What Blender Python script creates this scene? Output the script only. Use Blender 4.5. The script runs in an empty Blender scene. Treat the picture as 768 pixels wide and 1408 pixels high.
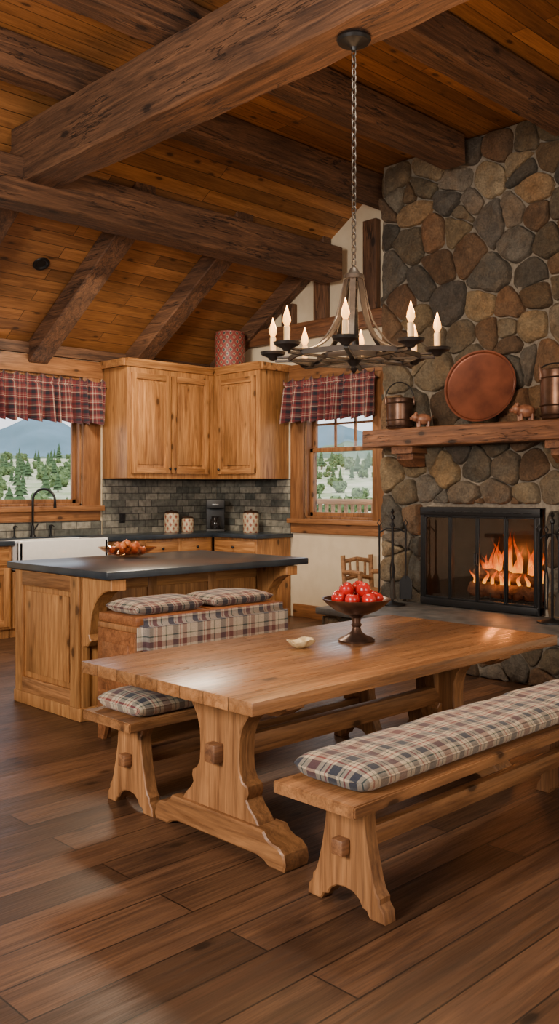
import bpy, bmesh, math, random
from mathutils import Vector, Matrix, noise
random.seed(7)
SC=bpy.context.scene
COL=SC.collection
R=math.radians
# ------------------------------------------------------------------ materials
def mk(name):
    m=bpy.data.materials.new(name); m.use_nodes=True
    nt=m.node_tree; b=nt.nodes['Principled BSDF']
    return m,nt,nt.nodes,nt.links,b
def nd(n,t,**k):
    x=n.new(t)
    for a,v in k.items(): setattr(x,a,v)
    return x
def ramp(n,stops,interp='LINEAR'):
    r=n.new('ShaderNodeValToRGB'); e=r.color_ramp; e.interpolation=interp
    while len(e.elements)>1: e.elements.remove(e.elements[-1])
    e.elements[0].position=stops[0][0]; e.elements[0].color=(*stops[0][1],1)
    for p,c in stops[1:]:
        q=e.elements.new(p); q.color=(*c,1)
    return r
def g(v): return (v,v,v)
def mixc(n,l,fac,a,b,mode='MIX'):
    x=n.new('ShaderNodeMixRGB'); x.blend_type=mode
    for i,v in ((0,fac),(1,a),(2,b)):
        if isinstance(v,(int,float)): x.inputs[i].default_value=v
        elif isinstance(v,tuple): x.inputs[i].default_value=(*v,1)
        else: l.new(v,x.inputs[i])
    return x.outputs[0]
def mth(n,l,op,a,b=0.0,clamp=False):
    x=n.new('ShaderNodeMath'); x.operation=op; x.use_clamp=clamp
    for i,v in ((0,a),(1,b)):
        if isinstance(v,(int,float)): x.inputs[i].default_value=v
        else: l.new(v,x.inputs[i])
    return x.outputs[0]
def wood(name,dark,light,axis='X',knots=0.6,rough=.45,bump=.2,plank=None,pvar=.35,kscale=5.0,coat=0.0,fig=1.0,crack=0,fine=.8,big=(.68,1.16)):
    m,nt,n,l,b=mk(name)
    tc=nd(n,'ShaderNodeTexCoord'); oi=nd(n,'ShaderNodeObjectInfo')
    vec=tc.outputs['Object']
    off=nd(n,'ShaderNodeCombineXYZ')
    l.new(mth(n,l,'MULTIPLY',oi.outputs['Random'],13.7),off.inputs[0]); l.new(mth(n,l,'MULTIPLY',oi.outputs['Random'],7.1),off.inputs[1]); l.new(mth(n,l,'MULTIPLY',oi.outputs['Random'],5.3),off.inputs[2])
    add=nd(n,'ShaderNodeVectorMath',operation='ADD'); l.new(vec,add.inputs[0]); l.new(off.outputs[0],add.inputs[1])
    v=add.outputs[0]
    br=None
    if plank:
        br=nd(n,'ShaderNodeTexBrick'); br.offset=.37; br.offset_frequency=2
        br.inputs['Color1'].default_value=(0,0,0,1); br.inputs['Color2'].default_value=(1,1,1,1); br.inputs['Mortar'].default_value=(.5,.5,.5,1)
        br.inputs['Scale'].default_value=1; br.inputs['Brick Width'].default_value=plank[0]; br.inputs['Row Height'].default_value=plank[1]; br.inputs['Mortar Size'].default_value=plank[2]; br.inputs['Mortar Smooth'].default_value=.3
        l.new(vec,br.inputs['Vector'])
        a2=nd(n,'ShaderNodeVectorMath',operation='MULTIPLY_ADD'); l.new(br.outputs['Color'],a2.inputs[0]); a2.inputs[1].default_value=(9,9,9); l.new(v,a2.inputs[2]); v=a2.outputs[0]
    def mapp(s_along,s):
        mp=nd(n,'ShaderNodeMapping'); sc=[s,s,s]; sc['XYZ'.index(axis)]=s_along
        mp.inputs['Scale'].default_value=sc; l.new(v,mp.inputs['Vector']); return mp.outputs[0]
    n1=nd(n,'ShaderNodeTexNoise'); n1.inputs['Scale'].default_value=1; n1.inputs['Detail'].default_value=8; n1.inputs['Roughness'].default_value=.66; n1.inputs['Distortion'].default_value=.9
    l.new(mapp(1.4,18*fig),n1.inputs['Vector'])
    n2=nd(n,'ShaderNodeTexNoise'); n2.inputs['Scale'].default_value=1; n2.inputs['Detail'].default_value=4
    l.new(mapp(5,120),n2.inputs['Vector'])
    n3=nd(n,'ShaderNodeTexNoise'); n3.inputs['Scale'].default_value=1; n3.inputs['Detail'].default_value=2
    l.new(mapp(.9,2.5),n3.inputs['Vector'])
    r1=ramp(n,[(.3,dark),(.5,tuple((a+c)/2 for a,c in zip(dark,light))),(.68,light)]); l.new(n1.outputs['Fac'],r1.inputs[0])
    r2=ramp(n,[(.3,g(.6)),(.62,g(1.05))]); l.new(n2.outputs['Fac'],r2.inputs[0])
    r3=ramp(n,[(.3,g(big[0])),(.7,g(big[1]))]); l.new(n3.outputs['Fac'],r3.inputs[0])
    c=mixc(n,l,fine,r1.outputs[0],r2.outputs[0],'MULTIPLY'); c=mixc(n,l,1,c,r3.outputs[0],'MULTIPLY')
    if knots>0:
        vo=nd(n,'ShaderNodeTexVoronoi'); vo.inputs['Scale'].default_value=1; l.new(mapp(kscale*.5,kscale),vo.inputs['Vector'])
        sx=nd(n,'ShaderNodeSeparateColor'); l.new(vo.outputs['Color'],sx.inputs[0])
        on=mth(n,l,'GREATER_THAN',sx.outputs[0],1-knots)
        dd=mth(n,l,'ADD',vo.outputs['Distance'],mth(n,l,'MULTIPLY',mth(n,l,'SUBTRACT',n1.outputs['Fac'],.5),.12))
        kr=ramp(n,[(.0,g(1)),(.12,g(.95)),(.16,g(.4)),(.27,g(0))]); l.new(dd,kr.inputs[0])
        km=mth(n,l,'MULTIPLY',on,kr.outputs[0])
        c=mixc(n,l,mth(n,l,'MULTIPLY',km,.9),c,tuple(d*.22 for d in dark))
    cr=None
    if crack:
        n4=nd(n,'ShaderNodeTexNoise'); n4.inputs['Scale'].default_value=1; n4.inputs['Detail'].default_value=5; n4.inputs['Roughness'].default_value=.6
        l.new(mapp(.8,9),n4.inputs['Vector'])
        q=ramp(n,[(.488,g(0)),(.5,g(1)),(.512,g(0))]); l.new(n4.outputs['Fac'],q.inputs[0])
        q2=ramp(n,[(.44,g(0)),(.52,g(1))]); l.new(n3.outputs['Fac'],q2.inputs[0])
        cr=mth(n,l,'MULTIPLY',q.outputs[0],q2.outputs[0])
        c=mixc(n,l,mth(n,l,'MULTIPLY',cr,crack),c,tuple(d*.12 for d in dark))
    if plank:
        pr=ramp(n,[(0,g(1-pvar)),(1,g(1+pvar*.6))]); l.new(br.outputs['Color'],pr.inputs[0])
        c=mixc(n,l,1,c,pr.outputs[0],'MULTIPLY')
        c=mixc(n,l,mth(n,l,'MULTIPLY',br.outputs['Fac'],.9),c,tuple(d*.12 for d in dark))
    l.new(c,b.inputs['Base Color'])
    rr=ramp(n,[(.3,g(min(1,rough+.12))),(.7,g(max(.05,rough-.06)))]); l.new(n2.outputs['Fac'],rr.inputs[0]); l.new(rr.outputs[0],b.inputs['Roughness'])
    b.inputs['Coat Weight'].default_value=coat; b.inputs['Coat Roughness'].default_value=.2
    bp=nd(n,'ShaderNodeBump'); bp.inputs['Strength'].default_value=bump; bp.inputs['Distance'].default_value=.01
    h=mixc(n,l,.5,n1.outputs['Fac'],n2.outputs['Fac'])
    if plank: h=mth(n,l,'SUBTRACT',h,mth(n,l,'MULTIPLY',br.outputs['Fac'],1.0))
    if cr: h=mth(n,l,'SUBTRACT',h,cr)
    l.new(h,bp.inputs['Height']); l.new(bp.outputs[0],b.inputs['Normal'])
    return m
def plain(name,c,rough=.5,metal=0,c2=None,scale=20,bump=0,coat=0,emit=None,es=0):
    m,nt,n,l,b=mk(name)
    tc=nd(n,'ShaderNodeTexCoord'); no=nd(n,'ShaderNodeTexNoise'); no.inputs['Scale'].default_value=scale; no.inputs['Detail'].default_value=5; l.new(tc.outputs['Object'],no.inputs['Vector'])
    if c2 is None: c2=tuple(x*.8 for x in c)
    r=ramp(n,[(.35,c2),(.65,c)]); l.new(no.outputs['Fac'],r.inputs[0]); l.new(r.outputs[0],b.inputs['Base Color'])
    b.inputs['Roughness'].default_value=rough; b.inputs['Metallic'].default_value=metal; b.inputs['Coat Weight'].default_value=coat
    if bump:
        bp=nd(n,'ShaderNodeBump'); bp.inputs['Strength'].default_value=bump; bp.inputs['Distance'].default_value=.01; l.new(no.outputs['Fac'],bp.inputs['Height']); l.new(bp.outputs[0],b.inputs['Normal'])
    if emit: b.inputs['Emission Color'].default_value=(*emit,1); b.inputs['Emission Strength'].default_value=es
    return m
def plaid(name,base,stripes,period,axes='XY',rough=.9,gain=1.0):
    m,nt,n,l,b=mk(name)
    tc=nd(n,'ShaderNodeTexCoord'); sp=nd(n,'ShaderNodeSeparateXYZ'); l.new(tc.outputs['Object'],sp.inputs[0])
    outs=[]
    for a in axes:
        # the cloth wraps over the pad edge, so height adds to the running length
        co=sp.outputs['XYZ'.index(a)]
        if axes=='XY': co=mth(n,l,'ADD',co,mth(n,l,'MULTIPLY',sp.outputs[2],.35))
        f=mth(n,l,'FRACT',mth(n,l,'ADD',mth(n,l,'MULTIPLY',co,1/period),20.13))
        st=[(0,base)]
        for s0,s1,c in stripes:
            st.append((s0,c)); st.append((s1,base))
        r=ramp(n,st,'CONSTANT'); l.new(f,r.inputs[0]); outs.append(r.outputs[0])
    c=mixc(n,l,.5,outs[0],outs[1])
    mu=mixc(n,l,1,outs[0],outs[1],'MULTIPLY'); c=mixc(n,l,.35,c,mu)
    no=nd(n,'ShaderNodeTexNoise'); no.inputs['Scale'].default_value=260; l.new(tc.outputs['Object'],no.inputs['Vector'])
    r=ramp(n,[(.3,g(.75*gain)),(.7,g(1.1*gain))]); l.new(no.outputs['Fac'],r.inputs[0]); c=mixc(n,l,1,c,r.outputs[0],'MULTIPLY')
    l.new(c,b.inputs['Base Color']); b.inputs['Roughness'].default_value=rough; b.inputs['Sheen Weight'].default_value=.1
    bp=nd(n,'ShaderNodeBump'); bp.inputs['Strength'].default_value=.3; bp.inputs['Distance'].default_value=.004; l.new(no.outputs['Fac'],bp.inputs['Height']); l.new(bp.outputs[0],b.inputs['Normal'])
    return m
def glass(name,tint=(1,1,1),gl=.1):
    m,nt,n,l,b=mk(name); n.remove(b)
    t=nd(n,'ShaderNodeBsdfTransparent'); t.inputs[0].default_value=(*tint,1); gg=nd(n,'ShaderNodeBsdfGlossy'); gg.inputs['Roughness'].default_value=.03
    mx=nd(n,'ShaderNodeMixShader'); mx.inputs[0].default_value=gl; l.new(t.outputs[0],mx.inputs[1]); l.new(gg.outputs[0],mx.inputs[2])
    l.new(mx.outputs[0],n['Material Output'].inputs[0]); return m
# palette
HONEY_D,HONEY_L=(.22,.082,.024),(.60,.285,.092)
cabZ=wood('cabinet_wood_z',HONEY_D,HONEY_L,'Z',knots=.7,kscale=8,rough=.40,bump=.08)
cabX=wood('cabinet_wood_x',HONEY_D,HONEY_L,'X',knots=.45,kscale=8,rough=.40,bump=.08)
TD,TL=(.135,.053,.019),(.43,.195,.072)
tabX=wood('table_wood_x',TD,TL,'X',knots=.35,kscale=7,rough=.29,bump=.05,plank=(6,.155,.0022),pvar=.22,coat=.25)
tabx2=wood('table_wood_rail',TD,TL,'X',knots=.35,kscale=9,rough=.40,bump=.15)
tabZ=wood('table_wood_z',TD,TL,'Z',knots=.55,kscale=9,rough=.40,bump=.15)
tabY=wood('table_wood_y',TD,TL,'Y',knots=.35,kscale=9,rough=.40,bump=.15)
pegM=wood('peg_wood',(.09,.034,.014),(.27,.115,.045),'X',knots=0,rough=.5)
BD,BL=(.036,.0155,.008),(.215,.098,.045)
beamX=wood('beam_wood_x',BD,BL,'X',knots=.5,kscale=5.5,rough=.65,bump=.7,crack=.95,fig=1.2)
beamY=wood('beam_wood_y',BD,BL,'Y',knots=.5,kscale=5.5,rough=.65,bump=.7,crack=.95,fig=1.2)
beamZ=wood('beam_wood_z',BD,BL,'Z',knots=.5,kscale=5.5,rough=.65,bump=.7,crack=.9)
mantW=wood('mantel_wood',(.075,.027,.012),(.28,.115,.048),'Y',knots=.4,kscale=7,rough=.5,bump=.5,crack=.9)
mantX=wood('mantel_block_wood',(.075,.027,.012),(.28,.115,.048),'X',knots=.4,kscale=7,rough=.5,bump=.4,crack=.8)
trimX=wood('trim_wood_x',(.14,.052,.018),(.38,.165,.057),'X',knots=.5,kscale=8,rough=.5)
trimZ=wood('trim_wood_z',(.14,.052,.018),(.38,.165,.057),'Z',knots=.5,kscale=8,rough=.5)
trimY=wood('trim_wood_y',(.14,.052,.018),(.38,.165,.057),'Y',knots=.5,kscale=8,rough=.5)
redW=wood('red_wood',(.14,.045,.016),(.38,.145,.05),'X',knots=.2,rough=.4)
floorM=wood('floor_planks',(.044,.0200,.0105),(.150,.071,.0345),'X',knots=.40,kscale=7,rough=.37,bump=.12,plank=(2.1,.20,.004),pvar=.50,fig=1.3,big=(.85,1.08))
ceilM=wood('ceiling_boards',(.20,.073,.019),(.45,.19,.056),'X',knots=.5,kscale=8.0,rough=.5,bump=.10,plank=(3.0,.14,.004),pvar=.42,fine=.55,big=(.8,1.1))
wallM=plain('cream_plaster',(.66,.55,.39),.9,c2=(.60,.49,.34),scale=6,bump=.05)
stoneTop=plain('soapstone',(.033,.044,.056),.28,c2=(.015,.021,.03),scale=5)
slabM=plain('hearth_slate',(.12,.115,.11),.5,c2=(.055,.055,.055),scale=9,bump=.3)
ironM=plain('dark_iron',(.028,.022,.020),.5,.4,c2=(.016,.013,.011),scale=30,bump=.1)
bronzeM=plain('bronze',(.030,.023,.020),.5,.4,c2=(.018,.014,.012),scale=30,bump=.1)
blackM=plain('black_metal',(.013,.013,.014),.42,.4)
blackP=plain('black_plastic',(.009,.009,.010),.5)
copperM=plain('aged_copper',(.25,.080,.040),.30,.5,c2=(.12,.038,.022),scale=4)
darkCopper=plain('dark_copper',(.17,.095,.062),.33,.8,c2=(.08,.045,.032),scale=10)
whiteM=plain('fireclay',(.80,.79,.76),.15,c2=(.76,.75,.72),coat=.4)
creamM=plain('cream_ceramic',(.66,.52,.28),.3,c2=(.48,.34,.16),scale=30)
waxM=plain('candle_sleeve',(.60,.42,.22),.5,emit=(1,.42,.10),es=.18)  # sleeve is no lamp; a faint warm glow is put into its material
bulbM=plain('bulb',(.5,.3,.1),.3,emit=(1,.43,.09),es=3.6)
steelM=plain('steel',(.15,.15,.15),.4,1)
mortarM=plain('mortar',(.23,.195,.150),.95,c2=(.15,.125,.095),scale=30,bump=.5)
soot=plain('firebox_soot',(.022,.015,.011),.95,c2=(.010,.007,.006),scale=12)
logM=plain('charred_log',(.10,.055,.032),.9,c2=(.012,.008,.006),scale=25,bump=.6,emit=(1,.15,.02),es=.03)  # faint emission added so the logs show in the dark firebox
glassM=glass('window_glass',(1,1,1),.04)
fglass=glass('fire_glass',(.88,.84,.81),.05)
bowlGlass=glass('bowl_glass',(.85,.7,.55),.25)
redF=plain('apple_red',(.54,.012,.010),.25,c2=(.34,.005,.005),scale=14,coat=.25)
orgF=plain('roll_crust',(.58,.20,.05),.4,c2=(.46,.08,.025),scale=14)
stemM=plain('stem',(.12,.07,.03),.7)
twigM=plain('twig_wood',(.36,.18,.075),.7,c2=(.20,.095,.04),scale=30,bump=.4)
brushM=plain('brush_bristle',(.03,.025,.02),.9)
NV,BG,GN=(.030,.034,.052),(.27,.026,.022),(.040,.075,.050)
BR=(.16,.048,.040)
cush=plaid('plaid_cushion',(.52,.43,.31),[(.0,.15,NV),(.18,.21,BG),(.27,.29,NV),(.36,.52,BR),(.545,.56,(.55,.40,.25)),(.60,.62,GN),(.68,.80,NV),(.86,.89,BG),(.945,.96,GN)],.29,'XY')
cushS=plaid('plaid_cushion_small',(.46,.38,.29),[(.0,.24,(.045,.042,.055)),(.30,.34,BG),(.44,.64,BR),(.72,.77,GN)],.17,'XY')
cushXZ=plaid('plaid_upholstery',(.50,.42,.33),[(.0,.22,(.045,.042,.060)),(.27,.30,BG),(.38,.56,BR),(.70,.74,GN)],.19,'XZ')
VS=[(.0,.20,(.018,.018,.034)),(.26,.30,(.66,.55,.43)),(.34,.36,(.55,.45,.36)),(.50,.64,(.022,.020,.034)),(.73,.77,(.62,.50,.40)),(.86,.88,(.5,.4,.3))]
valX=plaid('plaid_valance_x',(.22,.032,.036),VS,.19,'XZ')
valY=plaid('plaid_valance_y',(.22,.032,.036),VS,.19,'YZ')
def stoneMat():
    m,nt,n,l,b=mk('field_stone')
    at=nd(n,'ShaderNodeAttribute'); at.attribute_name='col'
    tc=nd(n,'ShaderNodeTexCoord')
    no=nd(n,'ShaderNodeTexNoise'); no.inputs['Scale'].default_value=8; no.inputs['Detail'].default_value=12; no.inputs['Roughness'].default_value=.80; no.inputs['Distortion'].default_value=.3; l.new(tc.outputs['Object'],no.inputs['Vector'])
    n2=nd(n,'ShaderNodeTexNoise'); n2.inputs['Scale'].default_value=50; n2.inputs['Detail'].default_value=6; l.new(tc.outputs['Object'],n2.inputs['Vector'])
    n3=nd(n,'ShaderNodeTexNoise'); n3.inputs['Scale'].default_value=4.3; n3.inputs['Detail'].default_value=6; n3.inputs['Roughness'].default_value=.65; l.new(tc.outputs['Object'],n3.inputs['Vector'])
    r=ramp(n,[(.34,(.58,.56,.54)),(.5,(1.0,.98,.95)),(.66,(1.5,1.46,1.38))]); l.new(no.outputs['Fac'],r.inputs[0])
    r2=ramp(n,[(.35,g(.72)),(.65,g(1.2))]); l.new(n2.outputs['Fac'],r2.inputs[0])
    r3=ramp(n,[(.46,(1,1,1)),(.62,(1.12,.96,.80))]); l.new(n3.outputs['Fac'],r3.inputs[0])
    c=mixc(n,l,1,at.outputs['Color'],r.outputs[0],'MULTIPLY'); c=mixc(n,l,.8,c,r2.outputs[0],'MULTIPLY'); c=mixc(n,l,.8,c,r3.outputs[0],'MULTIPLY'); l.new(c,b.inputs['Base Color'])
    b.inputs['Roughness'].default_value=.85
    bp=nd(n,'ShaderNodeBump'); bp.inputs['Strength'].default_value=1.0; bp.inputs['Distance'].default_value=.07
    l.new(mixc(n,l,.25,no.outputs['Fac'],n2.outputs['Fac']),bp.inputs['Height']); l.new(bp.outputs[0],b.inputs['Normal'])
    return m
stoneM=stoneMat()
def slateMat(name,axes):
    m,nt,n,l,b=mk(name)
    tc=nd(n,'ShaderNodeTexCoord'); sp=nd(n,'ShaderNodeSeparateXYZ'); l.new(tc.outputs['Object'],sp.inputs[0]); cb=nd(n,'ShaderNodeCombineXYZ')
    l.new(sp.outputs['XYZ'.index(axes[0])],cb.inputs[0]); l.new(sp.outputs[2],cb.inputs[1])
    br=nd(n,'ShaderNodeTexBrick'); l.new(cb.outputs[0],br.inputs['Vector'])
    br.inputs['Color1'].default_value=(.07,.075,.065,1); br.inputs['Color2'].default_value=(.27,.25,.20,1); br.inputs['Mortar'].default_value=(.05,.045,.04,1)
    br.inputs['Scale'].default_value=1; br.inputs['Brick Width'].default_value=.20; br.inputs['Row Height'].default_value=.085; br.inputs['Mortar Size'].default_value=.005
    no=nd(n,'ShaderNodeTexNoise'); no.inputs['Scale'].default_value=18; no.inputs['Detail'].default_value=6; l.new(tc.outputs['Object'],no.inputs['Vector'])
    r=ramp(n,[(.3,g(.6)),(.7,g(1.3))]); l.new(no.outputs['Fac'],r.inputs[0])
    l.new(mixc(n,l,1,br.outputs['Color'],r.outputs[0],'MULTIPLY'),b.inputs['Base Color']); b.inputs['Roughness'].default_value=.55
    bp=nd(n,'ShaderNodeBump'); bp.inputs['Strength'].default_value=.5; bp.inputs['Distance'].default_value=.01
    l.new(mth(n,l,'SUBTRACT',no.outputs['Fac'],br.outputs['Fac']),bp.inputs['Height']); l.new(bp.outputs[0],b.inputs['Normal'])
    return m
def potMat(name,ca,cb_,cc,bandh,cs):
    # glazed pottery: rows of angular motifs around the axis of the jar
    m,nt,n,l,b=mk(name)
    tc=nd(n,'ShaderNodeTexCoord'); sp=nd(n,'ShaderNodeSeparateXYZ'); l.new(tc.outputs['Object'],sp.inputs[0])
    ang=mth(n,l,'ARCTAN2',sp.outputs[1],sp.outputs[0])
    u=mth(n,l,'MULTIPLY',ang,cs/6.2832); v=mth(n,l,'MULTIPLY',sp.outputs[2],1/bandh)
    fu=mth(n,l,'ABSOLUTE',mth(n,l,'SUBTRACT',mth(n,l,'FRACT',mth(n,l,'ADD',u,20.)),.5)); fv=mth(n,l,'ABSOLUTE',mth(n,l,'SUBTRACT',mth(n,l,'FRACT',v),.5))
    dm=mth(n,l,'ADD',fu,fv)
    r=ramp(n,[(0,cc),(.16,cb_),(.28,ca),(.70,cb_),(.80,cc)],'CONSTANT'); l.new(dm,r.inputs[0])
    no=nd(n,'ShaderNodeTexNoise'); no.inputs['Scale'].default_value=25; l.new(tc.outputs['Object'],no.inputs['Vector'])
    rr=ramp(n,[(.3,g(.65)),(.7,g(1.15))]); l.new(no.outputs['Fac'],rr.inputs[0])
    l.new(mixc(n,l,1,r.outputs[0],rr.outputs[0],'MULTIPLY'),b.inputs['Base Color']); b.inputs['Roughness'].default_value=.5
    return m
def flameMat():
    m,nt,n,l,b=mk('flame'); n.remove(b)
    tc=nd(n,'ShaderNodeTexCoord'); sp=nd(n,'ShaderNodeSeparateXYZ'); l.new(tc.outputs['Generated'],sp.inputs[0])
    mp=nd(n,'ShaderNodeMapping'); mp.inputs['Scale'].default_value=(1,1,.45); l.new(tc.outputs['Object'],mp.inputs['Vector'])
    no=nd(n,'ShaderNodeTexNoise'); no.inputs['Scale'].default_value=22; no.inputs['Detail'].default_value=3; no.inputs['Distortion'].default_value=.8; l.new(mp.outputs[0],no.inputs['Vector'])
    z=mth(n,l,'ADD',sp.outputs[2],mth(n,l,'MULTIPLY',mth(n,l,'SUBTRACT',no.outputs['Fac'],.5),1.1))
    r=ramp(n,[(0,(1,.44,.05)),(.3,(1,.27,.02)),(.6,(.85,.10,.004)),(1,(.4,.02,.002))]); l.new(z,r.inputs[0])
    e=nd(n,'ShaderNodeEmission'); e.inputs[1].default_value=2.6; l.new(r.outputs[0],e.inputs[0])
    t=nd(n,'ShaderNodeBsdfTransparent'); mx=nd(n,'ShaderNodeMixShader')
    a=ramp(n,[(.15,g(.2)),(.85,g(.92))]); l.new(z,a.inputs[0]); l.new(a.outputs[0],mx.inputs[0]); l.new(e.outputs[0],mx.inputs[1]); l.new(t.outputs[0],mx.inputs[2])
    l.new(mx.outputs[0],n['Material Output'].inputs[0]); return m
# ------------------------------------------------------------------ mesh helpers
class M:
    def __init__(s): s.bm=bmesh.new(); s.cl=None
    def _mi(s,vs,mi):
        if mi:
            for f in {f for v in vs for f in v.link_faces}: f.material_index=mi
    def _bev(s,vs,b,seg=2):
        if b>0:
            es=list({e for v in vs for e in v.link_edges})
            bmesh.ops.bevel(s.bm,geom=es,offset=b,segments=seg,profile=.5,affect='EDGES',clamp_overlap=True)
    def box(s,x0,x1,y0,y1,z0,z1,b=.004,seg=2,mi=0,rot=None):
        mt=Matrix.Translation(((x0+x1)/2,(y0+y1)/2,(z0+z1)/2))
        if rot: mt=mt@rot
        r=bmesh.ops.create_cube(s.bm,size=1,matrix=mt@Matrix.Diagonal((abs(x1-x0),abs(y1-y0),abs(z1-z0),1)))
        s._mi(r['verts'],mi); s._bev(r['verts'],b,seg); return s
    def prism(s,pts,plane,a,b,bev=0,mi=0,seg=1):
        def P(u,v,w): return {'YZ':(w,u,v),'XZ':(u,w,v),'XY':(u,v,w)}[plane]
        A=[s.bm.verts.new(P(u,v,a)) for u,v in pts]; B=[s.bm.verts.new(P(u,v,b)) for u,v in pts]
        n=len(pts); s.bm.faces.new(A).material_index=mi; s.bm.faces.new(B[::-1]).material_index=mi
        for i in range(n):
            s.bm.faces.new((A[i],B[i],B[(i+1)%n],A[(i+1)%n])).material_index=mi
        if bev:
            bmesh.ops.recalc_face_normals(s.bm,faces=list({f for v in A+B for f in v.link_faces}))
            es=[e for e in {e for v in A+B for e in v.link_edges} if (e.verts[0] in A)==(e.verts[1] in A)]
            bmesh.ops.bevel(s.bm,geom=es,offset=bev,segments=seg,profile=.5,affect='EDGES',clamp_overlap=True)
        return s
    def tube(s,pts,r,seg=8,mi=0,closed=False,flat=None):
        pts=[Vector(p) for p in pts]; n=len(pts); rs=r if isinstance(r,(list,tuple)) else [r]*n
        rings=[]; up=None
        for i,p in enumerate(pts):
            if closed: t=(pts[(i+1)%n]-pts[i-1]).normalized()
            else: t=(pts[min(i+1,n-1)]-pts[max(i-1,0)]).normalized()
            if up is None:
                up=Vector((0,0,1)) if abs(t.z)<.9 else Vector((1,0,0))
            a=t.cross(up)
            if a.length<1e-5: a=t.cross(Vector((0,1,0)))
            a.normalize(); bb=a.cross(t).normalized(); up=bb
            fa,fb=(flat or (1,1))
            rings.append([s.bm.verts.new(p+a*math.cos(q)*rs[i]*fa+bb*math.sin(q)*rs[i]*fb) for q in [2*math.pi*k/seg for k in range(seg)]])
        m=n if closed else n-1
        for i in range(m):
            A,B=rings[i],rings[(i+1)%n]
            for k in range(seg): s.bm.faces.new((A[k],A[(k+1)%seg],B[(k+1)%seg],B[k])).material_index=mi
        if not closed:
            s.bm.faces.new(rings[0][::-1]).material_index=mi; s.bm.faces.new(rings[-1]).material_index=mi
        return s
    def strap(s,pts,ax,w,t,mi=0):
        pts=[Vector(p) for p in pts]; ax=Vector(ax).normalized(); n=len(pts); rings=[]
        ws=w if isinstance(w,(list,tuple)) else [w]*n
        for i,p in enumerate(pts):
            tt=(pts[min(i+1,n-1)]-pts[max(i-1,0)]).normalized(); nn=tt.cross(ax).normalized()
            rings.append([s.bm.verts.new(p+ax*a*ws[i]+nn*b*t) for a,b in ((-1,-1),(1,-1),(1,1),(-1,1))])
        for A,B in zip(rings,rings[1:]):
            for k in range(4): s.bm.faces.new((A[k],A[(k+1)%4],B[(k+1)%4],B[k])).material_index=mi
        s.bm.faces.new(rings[0][::-1]); s.bm.faces.new(rings[-1]); return s
    def lathe(s,prof,c=(0,0,0),seg=24,mi=0,mat=None):
        c=Vector(c); rings=[]
        for r,z in prof:
            if r<1e-5:
                p=Vector((0,0,z)); p=(mat@p if mat else p)+c; rings.append([s.bm.verts.new(p)])
            else:
                q=[]
                for k in range(seg):
                    a=2*math.pi*k/seg; p=Vector((r*math.cos(a),r*math.sin(a),z)); p=(mat@p if mat else p)+c; q.append(s.bm.verts.new(p))
                rings.append(q)
        for A,B in zip(rings,rings[1:]):
            if len(A)==1 and len(B)==1: continue
            for k in range(seg):
                if len(A)==1: f=(A[0],B[k],B[(k+1)%seg])
                elif len(B)==1: f=(A[k],B[0],A[(k+1)%seg])
                else: f=(A[k],B[k],B[(k+1)%seg],A[(k+1)%seg])
                s.bm.faces.new(f).material_index=mi
        return s
    def ball(s,c,r,sc=(1,1,1),seg=14,mi=0):
        res=bmesh.ops.create_uvsphere(s.bm,u_segments=seg,v_segments=max(6,seg//2+2),radius=r,matrix=Matrix.Translation(c)@Matrix.Diagonal((*sc,1)))
        s._mi(res['verts'],mi); return s
    def obj(s,name,mats,parent=None,loc=(0,0,0),rot=(0,0,0),label=None,cat=None,group=None,kind=None,ang=35):
        bmesh.ops.recalc_face_normals(s.bm,faces=s.bm.faces[:])
        me=bpy.data.meshes.new(name); s.bm.to_mesh(me); s.bm.free()
        if not isinstance(mats,(list,tuple)): mats=[mats]
        for m in mats: me.materials.append(m)
        me.polygons.foreach_set('use_smooth',[True]*len(me.polygons))
        if ang<180: me.set_sharp_from_angle(angle=R(ang))
        o=bpy.data.objects.new(name,me); COL.objects.link(o); o.location=loc; o.rotation_euler=rot
        if parent: o.parent=parent
        tag(o,label,cat,group,kind); return o
def tag(o,label=None,cat=None,group=None,kind=None):
    if label: o['label']=label
    if cat: o['category']=cat
    if group: o['group']=group
    if kind: o['kind']=kind
def root(name,loc,label,cat,rot=(0,0,0),group=None,kind=None):
    o=bpy.data.objects.new(name,None); COL.objects.link(o); o.location=loc; o.rotation_euler=rot; o.empty_display_size=.1
    tag(o,label,cat,group,kind); return o
def copytree(src,loc,rot=None,label=None):
    o=src.copy(); COL.objects.link(o); o.location=loc
    if rot: o.rotation_euler=rot
    if label: o['label']=label
    made=set()
    def rec(a,b):
        for ch in list(a.children):
            if ch in made: continue
            q=ch.copy(); made.add(q); COL.objects.link(q); q.parent=b; rec(ch,q)
    rec(src,o); return o
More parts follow.
